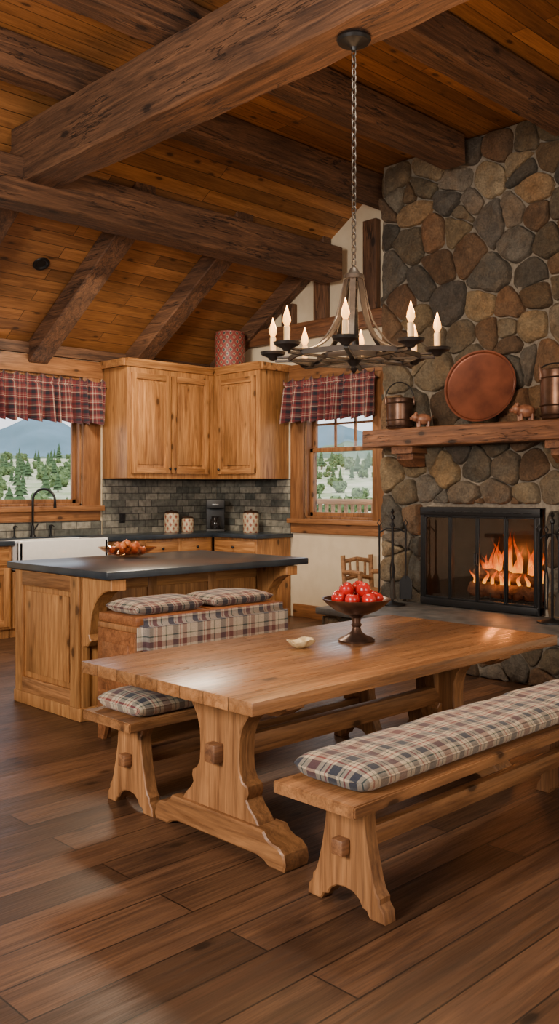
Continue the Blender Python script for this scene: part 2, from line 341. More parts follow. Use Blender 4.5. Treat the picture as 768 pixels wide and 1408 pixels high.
def rbox_cushion(name,L,W,H,mat,loc,label,rotz=0,cat='cushion',group=None,puff=.35,seed=0,tuft=0):
    bm=bmesh.new(); nx,ny=max(14,int(L*34)),max(16,int(W*50))
    R_=.095   # distance over which the pad rounds down to its edge
    def prof(d):
        t=min(1,max(0,d)/R_); return math.sqrt(max(0,1-(1-t)**2.2))
    top=[];bot=[]
    for i in range(nx+1):
        rt=[];rb=[]
        for j in range(ny+1):
            u=-1+2*i/nx; v=-1+2*j/ny
            ku=.15 if L>1 else .6
            u2=math.sin(u*math.pi/2)*ku+u*(1-ku); v2=math.sin(v*math.pi/2)*.6+v*.4
            dx=(1-abs(u2))*L/2; dy=(1-abs(v2))*W/2
            e=prof(dx)*prof(dy); x=u2*L/2; y=v2*W/2
            k=1-.02*(abs(u2)**8*abs(v2)**6)
            nz=noise.noise(Vector((x*5+seed,y*5,seed)))*.010+noise.noise(Vector((x*13+seed,y*13,seed)))*.004
            t=0
            if tuft: t=-.010*(max(0,math.cos(x*2*math.pi/tuft))**8)
            zt=H*.5+H*.5*e*(1-puff+puff*(1-.5*(min(1,abs(u2))**4+v2*v2)))+ (nz+t)*e
            rt.append(bm.verts.new((x*k,y*k,zt)))
            if i in(0,nx) or j in (0,ny): rb.append(rt[-1])
            else: rb.append(bm.verts.new((x*k,y*k,H*.5-H*.5*min(1,e*1.15))))
        top.append(rt);bot.append(rb)
    for i in range(nx):
        for j in range(ny):
            bm.faces.new((top[i][j],top[i+1][j],top[i+1][j+1],top[i][j+1]))
            try: bm.faces.new((bot[i][j],bot[i][j+1],bot[i+1][j+1],bot[i+1][j]))
            except: pass
    m=M(); m.bm.free(); m.bm=bm
    pts=[]
    for k in range(72):
        q=2*math.pi*k/72; c,s_=math.cos(q),math.sin(q)
        pts.append((math.copysign(abs(c)**.12,c)*L*.497,math.copysign(abs(s_)**.16,s_)*W*.492,H*.5))
    m.tube(pts,.005,6,closed=True)
    return m.obj(name,mat,None,loc,(0,0,rotz),label,cat,group,ang=180)
# ------------------------------------------------------------------ constants
XW,YW=8.0,9.4
XF=7.45
ZC=5.0
def zs(y): return 3.25+(YW-y)*.625
# ------------------------------------------------------------------ shell
M().box(-3,XW+.02,-3,YW+.02,-.1,0,b=0).obj('floor',floorM,label='dark brown wide plank hardwood floor',kind='structure')
M().box(-3,8.3,-3,6.6,ZC,ZC+.1,b=0).prism([(6.6,ZC),(9.6,zs(9.6)),(9.6,zs(9.6)+.12),(6.6,ZC+.12)],'YZ',-3,8.3).obj('ceiling',ceilM,label='orange-brown tongue and groove board ceiling, flat and sloping',kind='structure')
w=M(); wx0,wx1,wz0,wz1=3.45,5.88,1.38,2.92
w.box(-3,wx0,YW,YW+.2,0,3.4,b=0).box(wx1,XW+.2,YW,YW+.2,0,3.4,b=0).box(wx0,wx1,YW,YW+.2,0,wz0,b=0).box(wx0,wx1,YW,YW+.2,wz1,3.4,b=0)
w.obj('wall_back',wallM,label='cream plaster kitchen wall',kind='structure')
vy0,vy1,vz0,vz1=6.62,7.72,1.22,2.92
w=M(); w.box(XW,XW+.2,vy1,YW+.2,0,5.1,b=0).box(XW,XW+.2,6.0,vy0,0,5.1,b=0).box(XW,XW+.2,vy0,vy1,0,vz0,b=0).box(XW,XW+.2,vy0,vy1,vz1,5.1,b=0)
w.box(XW,XW+.2,-3,6.0,1.5,5.1,b=0).box(XW,XW+.2,5.6,6.0,0,1.5,b=0).box(XW,XW+.2,-3,4.1,0,1.5,b=0).box(XW+.02,XW+.2,4.1,5.6,0,1.5,b=0)
w.obj('wall_right',wallM,label='cream plaster gable wall',kind='structure')
w=M(); w.box(-3.2,-3,-3,-1.0,0,5.1,b=0).box(-3.2,-3,3.4,9.6,0,5.1,b=0).box(-3.2,-3,-1.0,3.4,0,.9,b=0).box(-3.2,-3,-1.0,3.4,3.2,5.1,b=0)
w.obj('wall_left',wallM,label='cream plaster wall with a wide window opening',kind='structure')
w=M(); w.box(-3.2,.6,-3.2,-3,0,5.1,b=0).box(4.4,8.2,-3.2,-3,0,5.1,b=0).box(.6,4.4,-3.2,-3,0,.9,b=0).box(.6,4.4,-3.2,-3,3.2,5.1,b=0)
w.obj('wall_front',wallM,label='cream plaster wall with a wide window opening',kind='structure')
M().box(XW-.03,XW,6.1,7.9,0,.16,b=.005).obj('baseboard_right',trimY,label='brown wood baseboard',kind='structure')
# ------------------------------------------------------------------ windows
def win(name,along,u0,u1,z0,z1,trims,sash,label):
    r=root(name,(0,0,0),label,None,kind='structure')
    def bx(m,a0,a1,d0,d1,zz0,zz1,b=.004):
        if along=='X': m.box(a0,a1,YW+d0,YW+d1,zz0,zz1,b)
        else: m.box(XW+d0,XW+d1,a0,a1,zz0,zz1,b)
    m=M(); t=trims
    bx(m,u0-t,u0,-.035,0,z0-.02,z1+.02); bx(m,u1,u1+t,-.035,0,z0-.02,z1+.02)
    m.obj('side_casing',trimZ,r)
    m=M(); bx(m,u0-t-.02,u1+t+.02,-.045,0,z1,z1+.2); bx(m,u0-t-.03,u1+t+.03,-.075,0,z0-.06,z0); bx(m,u0-t,u1+t,-.03,0,z0-.18,z0-.06)
    m.obj('casing',trimX if along=='X' else trimY,r)
    m=M(); j=.03
    bx(m,u0,u0+j,0,.18,z0,z1);bx(m,u1-j,u1,0,.18,z0,z1);bx(m,u0,u1,0,.18,z0,z0+j);bx(m,u0,u1,0,.18,z1-j,z1)
    m.obj('jamb',trimZ,r)
    m=M()
    for (a0,a1,b0,b1,d) in sash['frames']:
        f=.05
        bx(m,a0,a0+f,d,d+.04,b0,b1);bx(m,a1-f,a1,d,d+.04,b0,b1);bx(m,a0,a1,d,d+.04,b0,b0+f);bx(m,a0,a1,d,d+.04,b1-f,b1)
    for (a0,a1,b0,b1,d) in sash['bars']: bx(m,a0,a1,d,d+.03,b0,b1,.002)
    m.obj('sash',trimZ,r)
    m=M(); bx(m,u0+.04,u1-.04,.095,.1,z0+.04,z1-.04,0); m.obj('window_glass',glassM,r)
    return r
win('window_1','X',wx0,wx1,wz0,wz1,.25,{'frames':[(wx0+.03,4.50,wz0+.03,wz1-.03,.08),(4.50,wx1-.03,wz0+.03,wz1-.03,.08)],'bars':[]},'wide wood framed window above the farmhouse sink')
my=(vy0+vy1)/2
win('window_2','Y',vy0,vy1,vz0,vz1,.22,{'frames':[(vy0+.03,vy1-.03,vz0+.03,2.08,.06),(vy0+.03,vy1-.03,2.04,vz1-.03,.11)],'bars':[(my-.16-.012,my-.16+.012,2.09,vz1-.07,.115),(my+.16-.012,my+.16+.012,2.09,vz1-.07,.115),(vy0+.07,vy1-.07,2.36,2.385,.115)]},'double hung wood window with divided upper sash')
def valance(along,u0,u1,z0,z1,off,label):
    r=root('window_valance',((u0+u1)/2,YW-off,z1) if along=='X' else (XW-off,(u0+u1)/2,z1),label,'valance curtain',group='plaid window valances')
    L=u1-u0; H=z1-z0; m=M(); nx=int(L*110); nz=20; rows=[]
    for i in range(nx+1):
        u=-L/2+L*i/nx; row=[]
        for j in range(nz+1):
            v=j/nz
            ph=u*46+1.6*math.sin(u*7)+.8*math.sin(u*17)
            if v<.12: amp=.030; base=.0
            elif v<.2: amp=.006; base=.016
            else: amp=.018+.052*v; base=0
            d=amp*math.sin(ph)+.35*amp*math.sin(u*31+2)-.02*v+base
            z=-H*v+.020*math.sin(ph)*(v**3)+(.024*math.sin(ph+1) if j==0 else 0)
            row.append(m.bm.verts.new((u,d,z) if along=='X' else (d,u,z)))
        rows.append(row)
    for i in range(nx):
        for j in range(nz): m.bm.faces.new((rows[i][j],rows[i+1][j],rows[i+1][j+1],rows[i][j+1]))
    o=m.obj('fabric',valX if along=='X' else valY,r,ang=180)
    sm=o.modifiers.new('s','SOLIDIFY'); sm.thickness=.004
    m=M()
    a,b=((-L/2-.02,.03,-.08),(L/2+.02,.03,-.08)) if along=='X' else ((.03,-L/2-.02,-.08),(.03,L/2+.02,-.08))
    m.tube([a,b],.010,10); m.obj('curtain_rod',blackM,r)
valance('X',wx0-.2,6.14,2.36,2.88,.14,'gathered burgundy plaid valance over the sink window')
valance('Y',6.5,7.94,2.40,2.92,.14,'gathered burgundy plaid valance over the tall window')
# ------------------------------------------------------------------ beams
def beam(x0,x1,y0,y1,z0,z1,mat,label,grp='timber ceiling beams'):
    cx,cy=(x0+x1)/2,(y0+y1)/2
    bm=bmesh.new(); bmesh.ops.create_cube(bm,size=1,matrix=Matrix.Diagonal((x1-x0,y1-y0,z1-z0,1)))
    m=M(); m.bm.free(); m.bm=bm
    bmesh.ops.bevel(bm,geom=bm.edges[:],offset=.012,segments=1,profile=.5,affect='EDGES')
    L=max(x1-x0,y1-y0); ax=0 if (x1-x0)>(y1-y0) else 1
    n=int(L/.12)
    for k in range(1,n):
        p=-L/2+L*k/n; co=[0,0,0]; co[ax]=p; no=[0,0,0]; no[ax]=1
        bmesh.ops.bisect_plane(bm,geom=bm.verts[:]+bm.edges[:]+bm.faces[:],plane_co=co,plane_no=no)
    for v in bm.verts:
        q=Vector(v.co)*4.1+Vector((cx,cy,z0))
        for i in range(3):
            if i!=ax and not (i==2 and v.co.z>0): v.co[i]+=noise.noise(q+Vector((i*9,0,0)))*.011
    return m.obj('ceiling_beam',mat,loc=(cx,cy,(z0+z1)/2),label=label,cat='ceiling beam',group=grp,ang=30)
beam(3.78,4.12,-2,7.16,4.18,4.67,beamY,'massive rough-hewn brown main timber beam carrying the chandelier')
beam(-2,7.83,6.95,7.25,4.00,4.38,beamX,'long brown timber purlin beam below the sloped ceiling')
beam(-2,7.97,6.18,6.42,4.69,4.98,beamX,'brown timber cross beam under the board ceiling')
for y in (5.05,3.88,2.6):
    beam(-2,7.32,y-.12,y+.12,4.69,4.98,beamX,'brown timber cross beam under the board ceiling')
for x,hw in ((2.7,.125),(3.98,.125),(5.28,.125),(6.6,.125),(7.915,.075)):
    m=M()
    m.prism([(YW-.005,zs(YW)-.0),(7.27,zs(7.27)),(7.27,zs(7.27)-.25),(YW-.005,zs(YW)-.25)],'YZ',-hw,hw,bev=.012)
    m.obj('ceiling_rafter',beamY,loc=(x,0,0),label='sloping brown timber rafter above the kitchen',cat='ceiling rafter',group='sloping rafters')
M().box(2,7.83,YW-.06,YW-.002,3.13,3.26,b=.01).obj('trim_1',beamX,label='timber trim where sloped ceiling meets wall',kind='structure')
M().box(XW-.10,XW-.002,6.1,YW-.1,3.42,3.62,b=.012).obj('trim_2',mantW,label='horizontal timber tie on the gable wall',kind='structure')
i=3
for y,z1 in ((7.95,3.88),(7.4,4.2),(6.62,4.65)):
    M().box(XW-.09,XW-.002,y-.1,y+.1,3.62,z1,b=.012).obj('trim_%d'%i,beamZ,label='short timber post on the gable wall',kind='structure'); i+=1
m=M(); m.lathe([(0,.012),(.05,.012),(.065,0),(.085,0),(.09,.01),(.0,.02)],seg=24)
m.obj('recessed_light',blackM,loc=(4.75,8.35,zs(8.35)-.018),rot=(R(-32),0,0),label='small round black recessed ceiling light',cat='recessed light')
# ------------------------------------------------------------------ stones
def clip(poly,a,b,c):
    out=[]; n=len(poly)
    for i in range(n):
        p,q=poly[i],poly[(i+1)%n]; dp=a*p[0]+b*p[1]-c; dq=a*q[0]+b*q[1]-c
        if dp<=0: out.append(p)
        if (dp<0<dq) or (dq<0<dp):
            t=dp/(dp-dq); out.append((p[0]+t*(q[0]-p[0]),p[1]+t*(q[1]-p[1])))
    return out
PAL=[(.38,.355,.32),(.42,.39,.34),(.47,.42,.34),(.50,.43,.325),(.50,.41,.30),(.44,.345,.255),(.40,.315,.235),(.34,.32,.29),(.52,.465,.375),(.46,.41,.33),(.43,.33,.24),(.38,.36,.325),(.42,.385,.34),(.36,.34,.31),(.45,.40,.335)]
def stones(m,u0,u1,v0,v1,su,sv,fmap,hole=None,depth=.07,seed=1):
    rnd=random.Random(seed); sites=[]
    nv=max(1,int(round((v1-v0)/sv))); nu=max(1,int(round((u1-u0)/su)))
    for j in range(nv):
        for i in range(nu):
            if rnd.random()<.15 and nv>2: continue
            o=.5 if j%2 else 0
            sites.append((u0+(i+.25+o*.9+ (rnd.random()-.5)*.75)*(u1-u0)/nu, v0+(j+.5+(rnd.random()-.5)*.7)*(v1-v0)/nv))
            if rnd.random()<.26: sites.append((u0+(i+rnd.random())*(u1-u0)/nu, v0+(j+rnd.random())*(v1-v0)/nv))
    cl=m.bm.loops.layers.color.get('col') or m.bm.loops.layers.color.new('col')
    for si,s in enumerate(sites):
        poly=[(u0,v0),(u1,v0),(u1,v1),(u0,v1)]
        for t in sorted(sites,key=lambda q:(q[0]-s[0])**2+(q[1]-s[1])**2)[1:26]:
            a,b=t[0]-s[0],t[1]-s[1]; c=(t[0]**2+t[1]**2-s[0]**2-s[1]**2)/2
            poly=clip(poly,a,b,c)
            if len(poly)<3: break
        if len(poly)<3: continue
        if hole:
            h0,h1,k0,k1=hole
            us=[p[0] for p in poly]; vs=[p[1] for p in poly]
            if max(us)>h0 and min(us)<h1 and max(vs)>k0 and min(vs)<k1:
                cu,cv=sum(us)/len(us),sum(vs)/len(vs)
                cand=[(h0-cu,(1,0,h0)),(cu-h1,(-1,0,-h1)),(cv-k1,(0,-1,-k1))]
                poly=clip(poly,*max(cand)[1])
                if len(poly)<3: continue
        A=abs(sum(poly[i][0]*poly[(i+1)%len(poly)][1]-poly[(i+1)%len(poly)][0]*poly[i][1] for i in range(len(poly)))/2)
        if A<.003: continue
        cu=sum(p[0] for p in poly)/len(poly); cv=sum(p[1] for p in poly)/len(poly)
        ext=math.sqrt(A); k=max(.6,1-.012/ext)
        P=[(cu+(p[0]-cu)*k,cv+(p[1]-cv)*k) for p in poly]
        for cut in (.16,.22):
            N=[]
            for i in range(len(P)):
                p,q=P[i],P[(i+1)%len(P)]; N+= [(p[0]*(1-cut)+q[0]*cut,p[1]*(1-cut)+q[1]*cut),(p[0]*cut+q[0]*(1-cut),p[1]*cut+q[1]*(1-cut))]
            P=N
        Q=[]
        for i in range(len(P)):
            p,q=P[i],P[(i+1)%len(P)]; L=math.hypot(q[0]-p[0],q[1]-p[1]); n=max(1,int(L/.03))
            for t in range(n): Q.append((p[0]+(q[0]-p[0])*t/n,p[1]+(q[1]-p[1])*t/n))
        Q=[(p[0]+noise.noise(Vector((p[0]*10,p[1]*10,seed)))*.016+noise.noise(Vector((p[0]*35,p[1]*35,seed)))*.006,p[1]+noise.noise(Vector((p[0]*10,p[1]*10,seed+7)))*.016+noise.noise(Vector((p[0]*35,p[1]*35,seed+5)))*.006) for p in Q]
        d=depth*(.5+.9*rnd.random()); tu,tv=(rnd.random()-.5)*.26,(rnd.random()-.5)*.26
        col=rnd.choice(PAL); f=.74+.42*rnd.random(); col=tuple(min(.8,x*f) for x in col)
        rings=[]
        for sc,dd in ((1,-.02),(1.0,d*.15),(.985,d*.50),(.95,d*.76),(.87,d*.90),(.70,d*.98),(.46,d*1.03),(.24,d*1.05)):
            ring=[]
            for p in Q:
                a=cu+(p[0]-cu)*sc; b=cv+(p[1]-cv)*sc
                e=dd
                if dd>0: e+=((a-cu)*tu+(b-cv)*tv)+(noise.noise(Vector((a*6,b*6,seed*3)))*.034+noise.noise(Vector((a*17,b*17,seed*3)))*.017)*min(1,(1-sc)*9+.15)
                ring.append(m.bm.verts.new(fmap(a,b,e)))
            rings.append(ring)
        c=m.bm.verts.new(fmap(cu,cv,d*1.05+noise.noise(Vector((cu*6,cv*6,seed*3)))*.034))
        fs=[]
        for A_,B_ in zip(rings,rings[1:]):
            for i in range(len(A_)): fs.append(m.bm.faces.new((A_[i],A_[(i+1)%len(A_)],B_[(i+1)%len(A_)],B_[i])))
        for i in range(len(Q)): fs.append(m.bm.faces.new((rings[-1][i],rings[-1][(i+1)%len(Q)],c)))
        for f_ in fs:
            f_.material_index=0
            for lp in f_.loops: lp[cl]=(*col,1)
FY0,FY1=2.9,6.05
fr=root('stone_fireplace',(7.7,4.83,0),'tall fieldstone fireplace chimney with mixed grey and tan stones','fireplace')
def rel(m,name,mat,par,**k):
    o=m.obj(name,mat,None,**k); o.parent=par; o.location=tuple(-c for c in par.location); return o
m=M(); hy0,hy1,hz1=4.17,5.50,1.40
hx=XF+.02
m.box(hx,7.98,FY0,hy0,0,4.98,b=0,mi=0).box(hx,7.98,hy1,FY1,0,4.98,b=0).box(hx,7.98,hy0,hy1,hz1,4.98,b=0).box(hx,7.98,hy0,hy1,0,.42,b=0)
rel(m,'masonry_core',mortarM,fr)
m=M()
stones(m,FY0,FY1,.36,4.98,.36,.26,lambda a,b,d:(hx-d,a,b),hole=(hy0-.03,hy1+.03,.3,hz1+.03),seed=12,depth=.07)
stones(m,hx,7.97,.0,4.98,.30,.27,lambda a,b,d:(a,FY1+d*.6,b),seed=9,depth=.05)
rel(m,'stone_facing',stoneM,fr)
m=M(); m.box(7.955,7.975,hy0,hy1,.42,hz1,b=0).box(hx,7.96,hy0,hy0+.01,.42,hz1,b=0).box(hx,7.96,hy1-.01,hy1,.42,hz1,b=0).box(hx,7.96,hy0,hy1,hz1-.01,hz1,b=0).box(hx,7.96,hy0,hy1,.42,.43,b=0)
rel(m,'firebox_lining',soot,fr)
HX=6.45
hr=root('raised_hearth',(6.9,4.5,0),'raised stone hearth with dark slate slab top','hearth')
m=M(); m.box(HX+.05,XF+.01,FY0,6.0,0,.35,b=0); rel(m,'hearth_core',mortarM,hr)
m=M(); stones(m,FY0,6.0,0,.34,.34,.17,lambda a,b,d:(HX+.06-d,a,b),seed=21,depth=.05)
stones(m,HX+.06,XF,0,.34,.3,.17,lambda a,b,d:(a,6.0+d,b),seed=22,depth=.04); rel(m,'hearth_stone_facing',stoneM,hr)
m=M(); m.box(HX-.03,XF-.04,FY0,6.06,.355,.42,b=.012); rel(m,'hearth_slab',slabM,hr)
dr=root('fireplace_door_set',(XF-.05,(hy0+hy1)/2,.425),'black metal framed glass fireplace doors','fireplace doors')
W2=(hy1-hy0)/2; Hd=.97
m=M(); m.box(-.03,.02,-W2,-W2+.045,0,Hd).box(-.03,.02,W2-.045,W2,0,Hd).box(-.035,.02,-W2,W2,Hd-.08,Hd).box(-.035,.02,-W2,W2,0,.07)
for k in range(11): m.box(-.04,-.03,-W2+.08+k*.108,-W2+.16+k*.108,Hd-.05,Hd-.035,b=.002)
m.obj('door_frame',blackM,dr)
pw=(2*W2-.09)/4
for k in range(4):
    y0=-W2+.045+k*pw; m=M()
    m.box(-.028,-.008,y0+.002,y0+.020,.07,Hd-.08,b=.003).box(-.028,-.008,y0+pw-.020,y0+pw-.002,.07,Hd-.08,b=.003).box(-.028,-.008,y0,y0+pw,.07,.09,b=.003).box(-.028,-.008,y0,y0+pw,Hd-.1,Hd-.08,b=.003)
    m.box(-.02,-.016,y0+.02,y0+pw-.02,.09,Hd-.1,b=0,mi=1)
    if k in (1,2):
        yy=y0+pw-.012 if k==1 else y0+.012
        m.tube([(-.03,yy,.42),(-.055,yy,.43),(-.055,yy,.53),(-.03,yy,.54)],.006,8)
    m.obj('glass_door',[blackM,fglass],dr)
FYC=4.69
gr=root('fire_grate',(7.72,FYC,.432),'black iron grate holding the burning logs','fire grate')
m=M()
for k in range(7): m.tube([(-.16,-.36+k*.12,.14),(-.15,-.36+k*.12,.06),(.14,-.36+k*.12,.06),(.15,-.36+k*.12,.14)],.009,6)
for sx in (-.1,.1):
    m.tube([(sx,-.38,.055),(sx,.38,.055)],.009,6)
    for sy in (-.34,.34): m.tube([(sx,sy,.0),(sx,sy,.06)],.01,6)
m.obj('grate_bars',blackM,gr)
def log(loc,L,r,rot,lab):
    m=M(); n=16; pts=[(0,-L/2+L*k/n,.012*math.sin(k*1.7)) for k in range(n+1)]
    m.tube(pts,[r*(1+.08*math.sin(k*2.3)) for k in range(n+1)],14)
    for v in m.bm.verts: v.co+=Vector((noise.noise(v.co*14),0,noise.noise(v.co*14+Vector((5,0,0)))))*.014
    m.obj('firewood_log',logM,loc=loc,rot=rot,label=lab,cat='log',group='burning firewood logs')
log((7.635,FYC-.02,.588),.78,.068,(0,0,R(4)),'charred split log burning in the firebox')
log((7.81,FYC+.04,.588),.74,.066,(0,0,R(-4)),'charred split log burning in the firebox')
log((7.70,FYC+.02,.715),.66,.060,(R(5),0,R(10)),'charred split log burning in the firebox')
flM=flameMat()
fl=root('fire',(7.76,FYC,.68),'orange and yellow flames rising from the logs','fire',kind='stuff')
rnd=random.Random(3)
FL=[]
for k in range(26):
    y=-.38+.76*(k+.5)/26+rnd.uniform(-.02,.02); env=.55+.45*math.exp(-((y-.05)/.26)**2)
    FL.append((y,env*rnd.uniform(.24,.52),rnd.uniform(.028,.05),rnd.uniform(-.03,.10)))
for k in range(7): FL.append((-.30+k*.10+rnd.uniform(-.02,.02),rnd.uniform(.12,.2),rnd.uniform(.02,.03),-.20))
for k,(y,h,r_,x) in enumerate(FL):
    m=M(); n=16; pts=[];rs=[]; sw=rnd.uniform(.03,.07)
    z0=0 if x>-.15 else -.02
    for t in range(n+1):
        s_=t/n; pts.append((x+.02*math.sin(s_*5+k),y+sw*math.sin(s_*5.0+k*1.9)*s_,z0+h*s_)); rs.append(max(.0012,r_*(math.sin(math.pi*min(1,(s_*.75+.22)))**.8)*(1-s_)**.85))
    m.tube(pts,rs,9,flat=(1,.6)); m.obj('flame',flM,fl,ang=180)
mr=root('mantel_shelf',(7.3,4.5,2.0),'thick rustic brown timber mantel shelf on block corbels','mantel')
def mbeam():
    m=M(); bm=m.bm; bmesh.ops.create_cube(bm,size=1,matrix=Matrix.Translation((-.02,-.02,.09))@Matrix.Diagonal((.36,3.16,.18,1)))
    bmesh.ops.bevel(bm,geom=bm.edges[:],offset=.010,segments=1,affect='EDGES')
    for k in range(1,30): bmesh.ops.bisect_plane(bm,geom=bm.verts[:]+bm.edges[:]+bm.faces[:],plane_co=(0,-1.58+k*.105,0),plane_no=(0,1,0))
    for v in bm.verts:
        q=Vector(v.co)*4
        v.co.x+=noise.noise(q)*.012
        if v.co.z<.09: v.co.z+=noise.noise(q+Vector((5,0,0)))*.012
    return m
mbeam().obj('mantel_beam',mantW,mr,loc=(.02,0,0))
for y in (1.08,-.62):
    m=M(); m.prism([(-.09,-.005),(.13,-.005),(.13,-.2),(.0,-.2),(-.09,-.13)],'XZ',-.1,.1,bev=.01)
    m.prism([(-.14,-.0),(.13,-.0),(.13,-.07),(-.14,-.07)],'XZ',-.13,.13,bev=.008)
    m.obj('mantel_corbel',mantX,mr,loc=(0,y,0))
# ------------------------------------------------------------------ mantel decor
def pail(loc,r,h,mat,label,name='metal_pail',rotz=0,up=1.15):
    o=root(name,loc,label,'pail',rot=(0,0,rotz))
    m=M(); m.lathe([(0,0),(r*.88,0),(r*.92,.01),(r*.98,h*.3),(r*1.0,h*.9),(r*1.05,h),(r*1.0,h+.006),(r*.93,h*.95),(r*.85,.02),(0,.02)],seg=28)
    for z in (.05*h,.25*h,.82*h): m.lathe([(r*1.0,z),(r*1.05,z+.008),(r*1.0,z+.016)],seg=28)
    for s in (-1,1): m.box(s*r*1.02-.012,s*r*1.02+.012,-.02,.02,h*.8,h*1.08,b=.004)
    m.obj('pail_body',mat,o)
    m=M(); m.tube([(r*1.05*math.cos(a),0,h*.98+r*up*math.sin(a)) for a in [math.pi*k/16 for k in range(17)]],.007,8); m.obj('bail_handle',ironM,o)
    return o
pail((7.215,5.64,2.182),.135,.30,darkCopper,'tarnished copper pail with arched handle on the mantel',rotz=R(-45),up=1.3)
pail((7.215,3.91,2.182),.15,.42,darkCopper,'tall banded dark copper bucket on the mantel',rotz=R(-45),up=.5)
m=M()
prof=[(0,.0),(.30,.0),(.318,.004),(.33,.02),(.345,.022),(.345,.014),(.33,-.008),(0,-.008)]
m.lathe(prof,seg=64)
m.obj('round_tray',copperM,loc=(7.235,4.71,2.535),rot=(0,R(-80),R(14)),label='large round aged copper tray leaning on stone wall',cat='tray')
pigM=plain('pig_glaze',(.36,.16,.085),.4,c2=(.15,.055,.03),scale=18)
def pig(loc,rz,sc,lab):
    m=M(); m.ball((0,0,.085),.06,(1.5,1,1),18)
    m.ball((.085,0,.10),.042,(1.1,1,1),14); m.tube([(.11,0,.095),(.142,0,.088)],[.022,.018],12)
    for sx in (-.05,.05):
        for sy in (-.03,.03): m.tube([(sx,sy,.06),(sx,sy,0)],[.018,.013],8)
    for sy in (-.024,.024): m.lathe([(.016,0),(.012,.018),(0,.034)],c=(.08,sy,.13),seg=8)
    m.tube([(-.088,0,.10),(-.10,.008,.115),(-.108,0,.12),(-.104,-.008,.108)],.004,6)
    o=m.obj('pig_figurine',pigM,loc=loc,rot=(0,0,rz),label=lab,cat='figurine',group='pig figurines on the mantel'); o.scale=(sc,)*3
pig((7.19,4.21,2.182),R(140),1.0,'small brown ceramic pig figurine beside the dark bucket')
pig((7.19,5.33,2.182),R(140),.92,'small brown ceramic pig figurine beside the copper tray')
def tools(loc,rz,lab):
    o=root('fireplace_tool_set',loc,lab,'fireplace tools',rot=(0,0,rz),group='wrought iron hearth tool sets')
    m=M(); m.lathe([(0,0),(.13,0),(.13,.012),(.03,.03),(.014,.04),(0,.04)],seg=20); m.tube([(0,0,.03),(0,0,.86)],.012,8)
    m.lathe([(.0,.84),(.022,.86),(.022,.88),(.008,.90),(.02,.93),(.0,.96)],seg=12)
    m.tube([(-.13,0,.70),(-.13,0,.72),(-.06,0,.76),(0,0,.76),(.06,0,.76),(.13,0,.72),(.13,0,.70)],.008,8); m.tube([(0,-.10,.70),(0,-.05,.76),(0,.05,.76),(0,.10,.70)],.008,8)
    m.obj('tool_stand',blackM,o)
    def handle(m,x,y,t,b):
        m.tube([(x,y,b),(x,y,t)],.010,8); m.tube([(x,y,t),(x+.018,y,t+.035),(x,y,t+.07),(x-.018,y,t+.035),(x,y,t)],.007,6)
    m=M(); handle(m,-.13,0,.78,.12); m.tube([(-.13,0,.12),(-.13,0,.06)],[.01,.003],8); m.tube([(-.13,0,.14),(-.16,0,.10),(-.15,0,.08)],.006,6); m.obj('poker',blackM,o)
    m=M(); handle(m,.13,0,.78,.26); m.prism([(.07,.06),(.19,.06),(.185,.25),(.15,.29),(.11,.29),(.075,.25)],'XZ',-.006,.006); m.box(.068,.074,-.02,.02,.06,.24,b=.002); m.box(.186,.192,-.02,.02,.06,.24,b=.002); m.obj('shovel',blackM,o)
    m=M(); handle(m,0,-.10,.76,.25); m.tube([(0,-.10,.27),(0,-.10,.22),(0,-.10,.07)],[.02,.035,.05],12,flat=(1,.6),mi=1); m.obj('brush',[blackM,brushM],o)
    m=M(); handle(m,0,.10,.76,.45); m.tube([(0,.10,.48),(-.02,.10,.35),(-.008,.10,.1)],.007,6); m.tube([(0,.10,.48),(.02,.10,.35),(.008,.10,.1)],.007,6); m.obj('tongs',blackM,o)
    return o
t1=tools((7.10,5.64,.422),R(-50),'black wrought iron fireplace tool set standing on the hearth')
copytree(t1,(7.10,3.90,.422),(0,0,R(-30)),'black wrought iron fireplace tools beside the glass doors')
# ------------------------------------------------------------------ cabinets
def door(par,x0,x1,z0,z1,y=0,knob=None,name='cabinet_door'):
    m=M(); f=.07; t=.026
    m.box(x0,x0+f,y-t,y,z0,z1,b=.003).box(x1-f,x1,y-t,y,z0,z1,b=.003)
    m.box(x0+f,x1-f,y-t,y,z0,z0+f,b=.003,mi=1).box(x0+f,x1-f,y-t,y,z1-f,z1,b=.003,mi=1)
    m.box(x0+f-.005,x1-f+.005,y-.004,y,z0+f-.005,z1-f+.005,b=0); m.box(x0+f+.035,x1-f-.035,y-.015,y-.004,z0+f+.035,z1-f-.035,b=.006)
    d=m.obj(name,[cabZ,cabX],par)
    if knob:
        k=M(); mt=Matrix.Rotation(R(90),4,'X'); k.lathe([(.006,0),(.006,.014),(.016,.02),(.017,.028),(.010,.034),(0,.035)],c=(knob[0],y-t,knob[1]),seg=14,mat=mt); k.obj('knob',blackM,d)
    return d
def drawer(par,x0,x1,z0,z1,y=0):
    m=M(); m.box(x0,x1,y-.02,y,z0,z1,b=.005); d=m.obj('drawer_front',cabX,par)
    k=M(); mt=Matrix.Rotation(R(90),4,'X'); k.lathe([(.006,0),(.006,.014),(.016,.02),(.017,.028),(.010,.034),(0,.035)],c=((x0+x1)/2,y-.02,(z0+z1)/2),seg=14,mat=mt); k.obj('knob',blackM,d)
cz0,cz1=1.71,3.04
c1=root('wall_cabinet',(6.17,8.87,cz0),'knotty honey wood two-door upper cabinet','cabinet')
Hc=cz1-cz0
m=M(); m.box(0,1.82,0,.525,0,Hc,b=.004); m.obj('cabinet_body',cabZ,c1)
m=M()
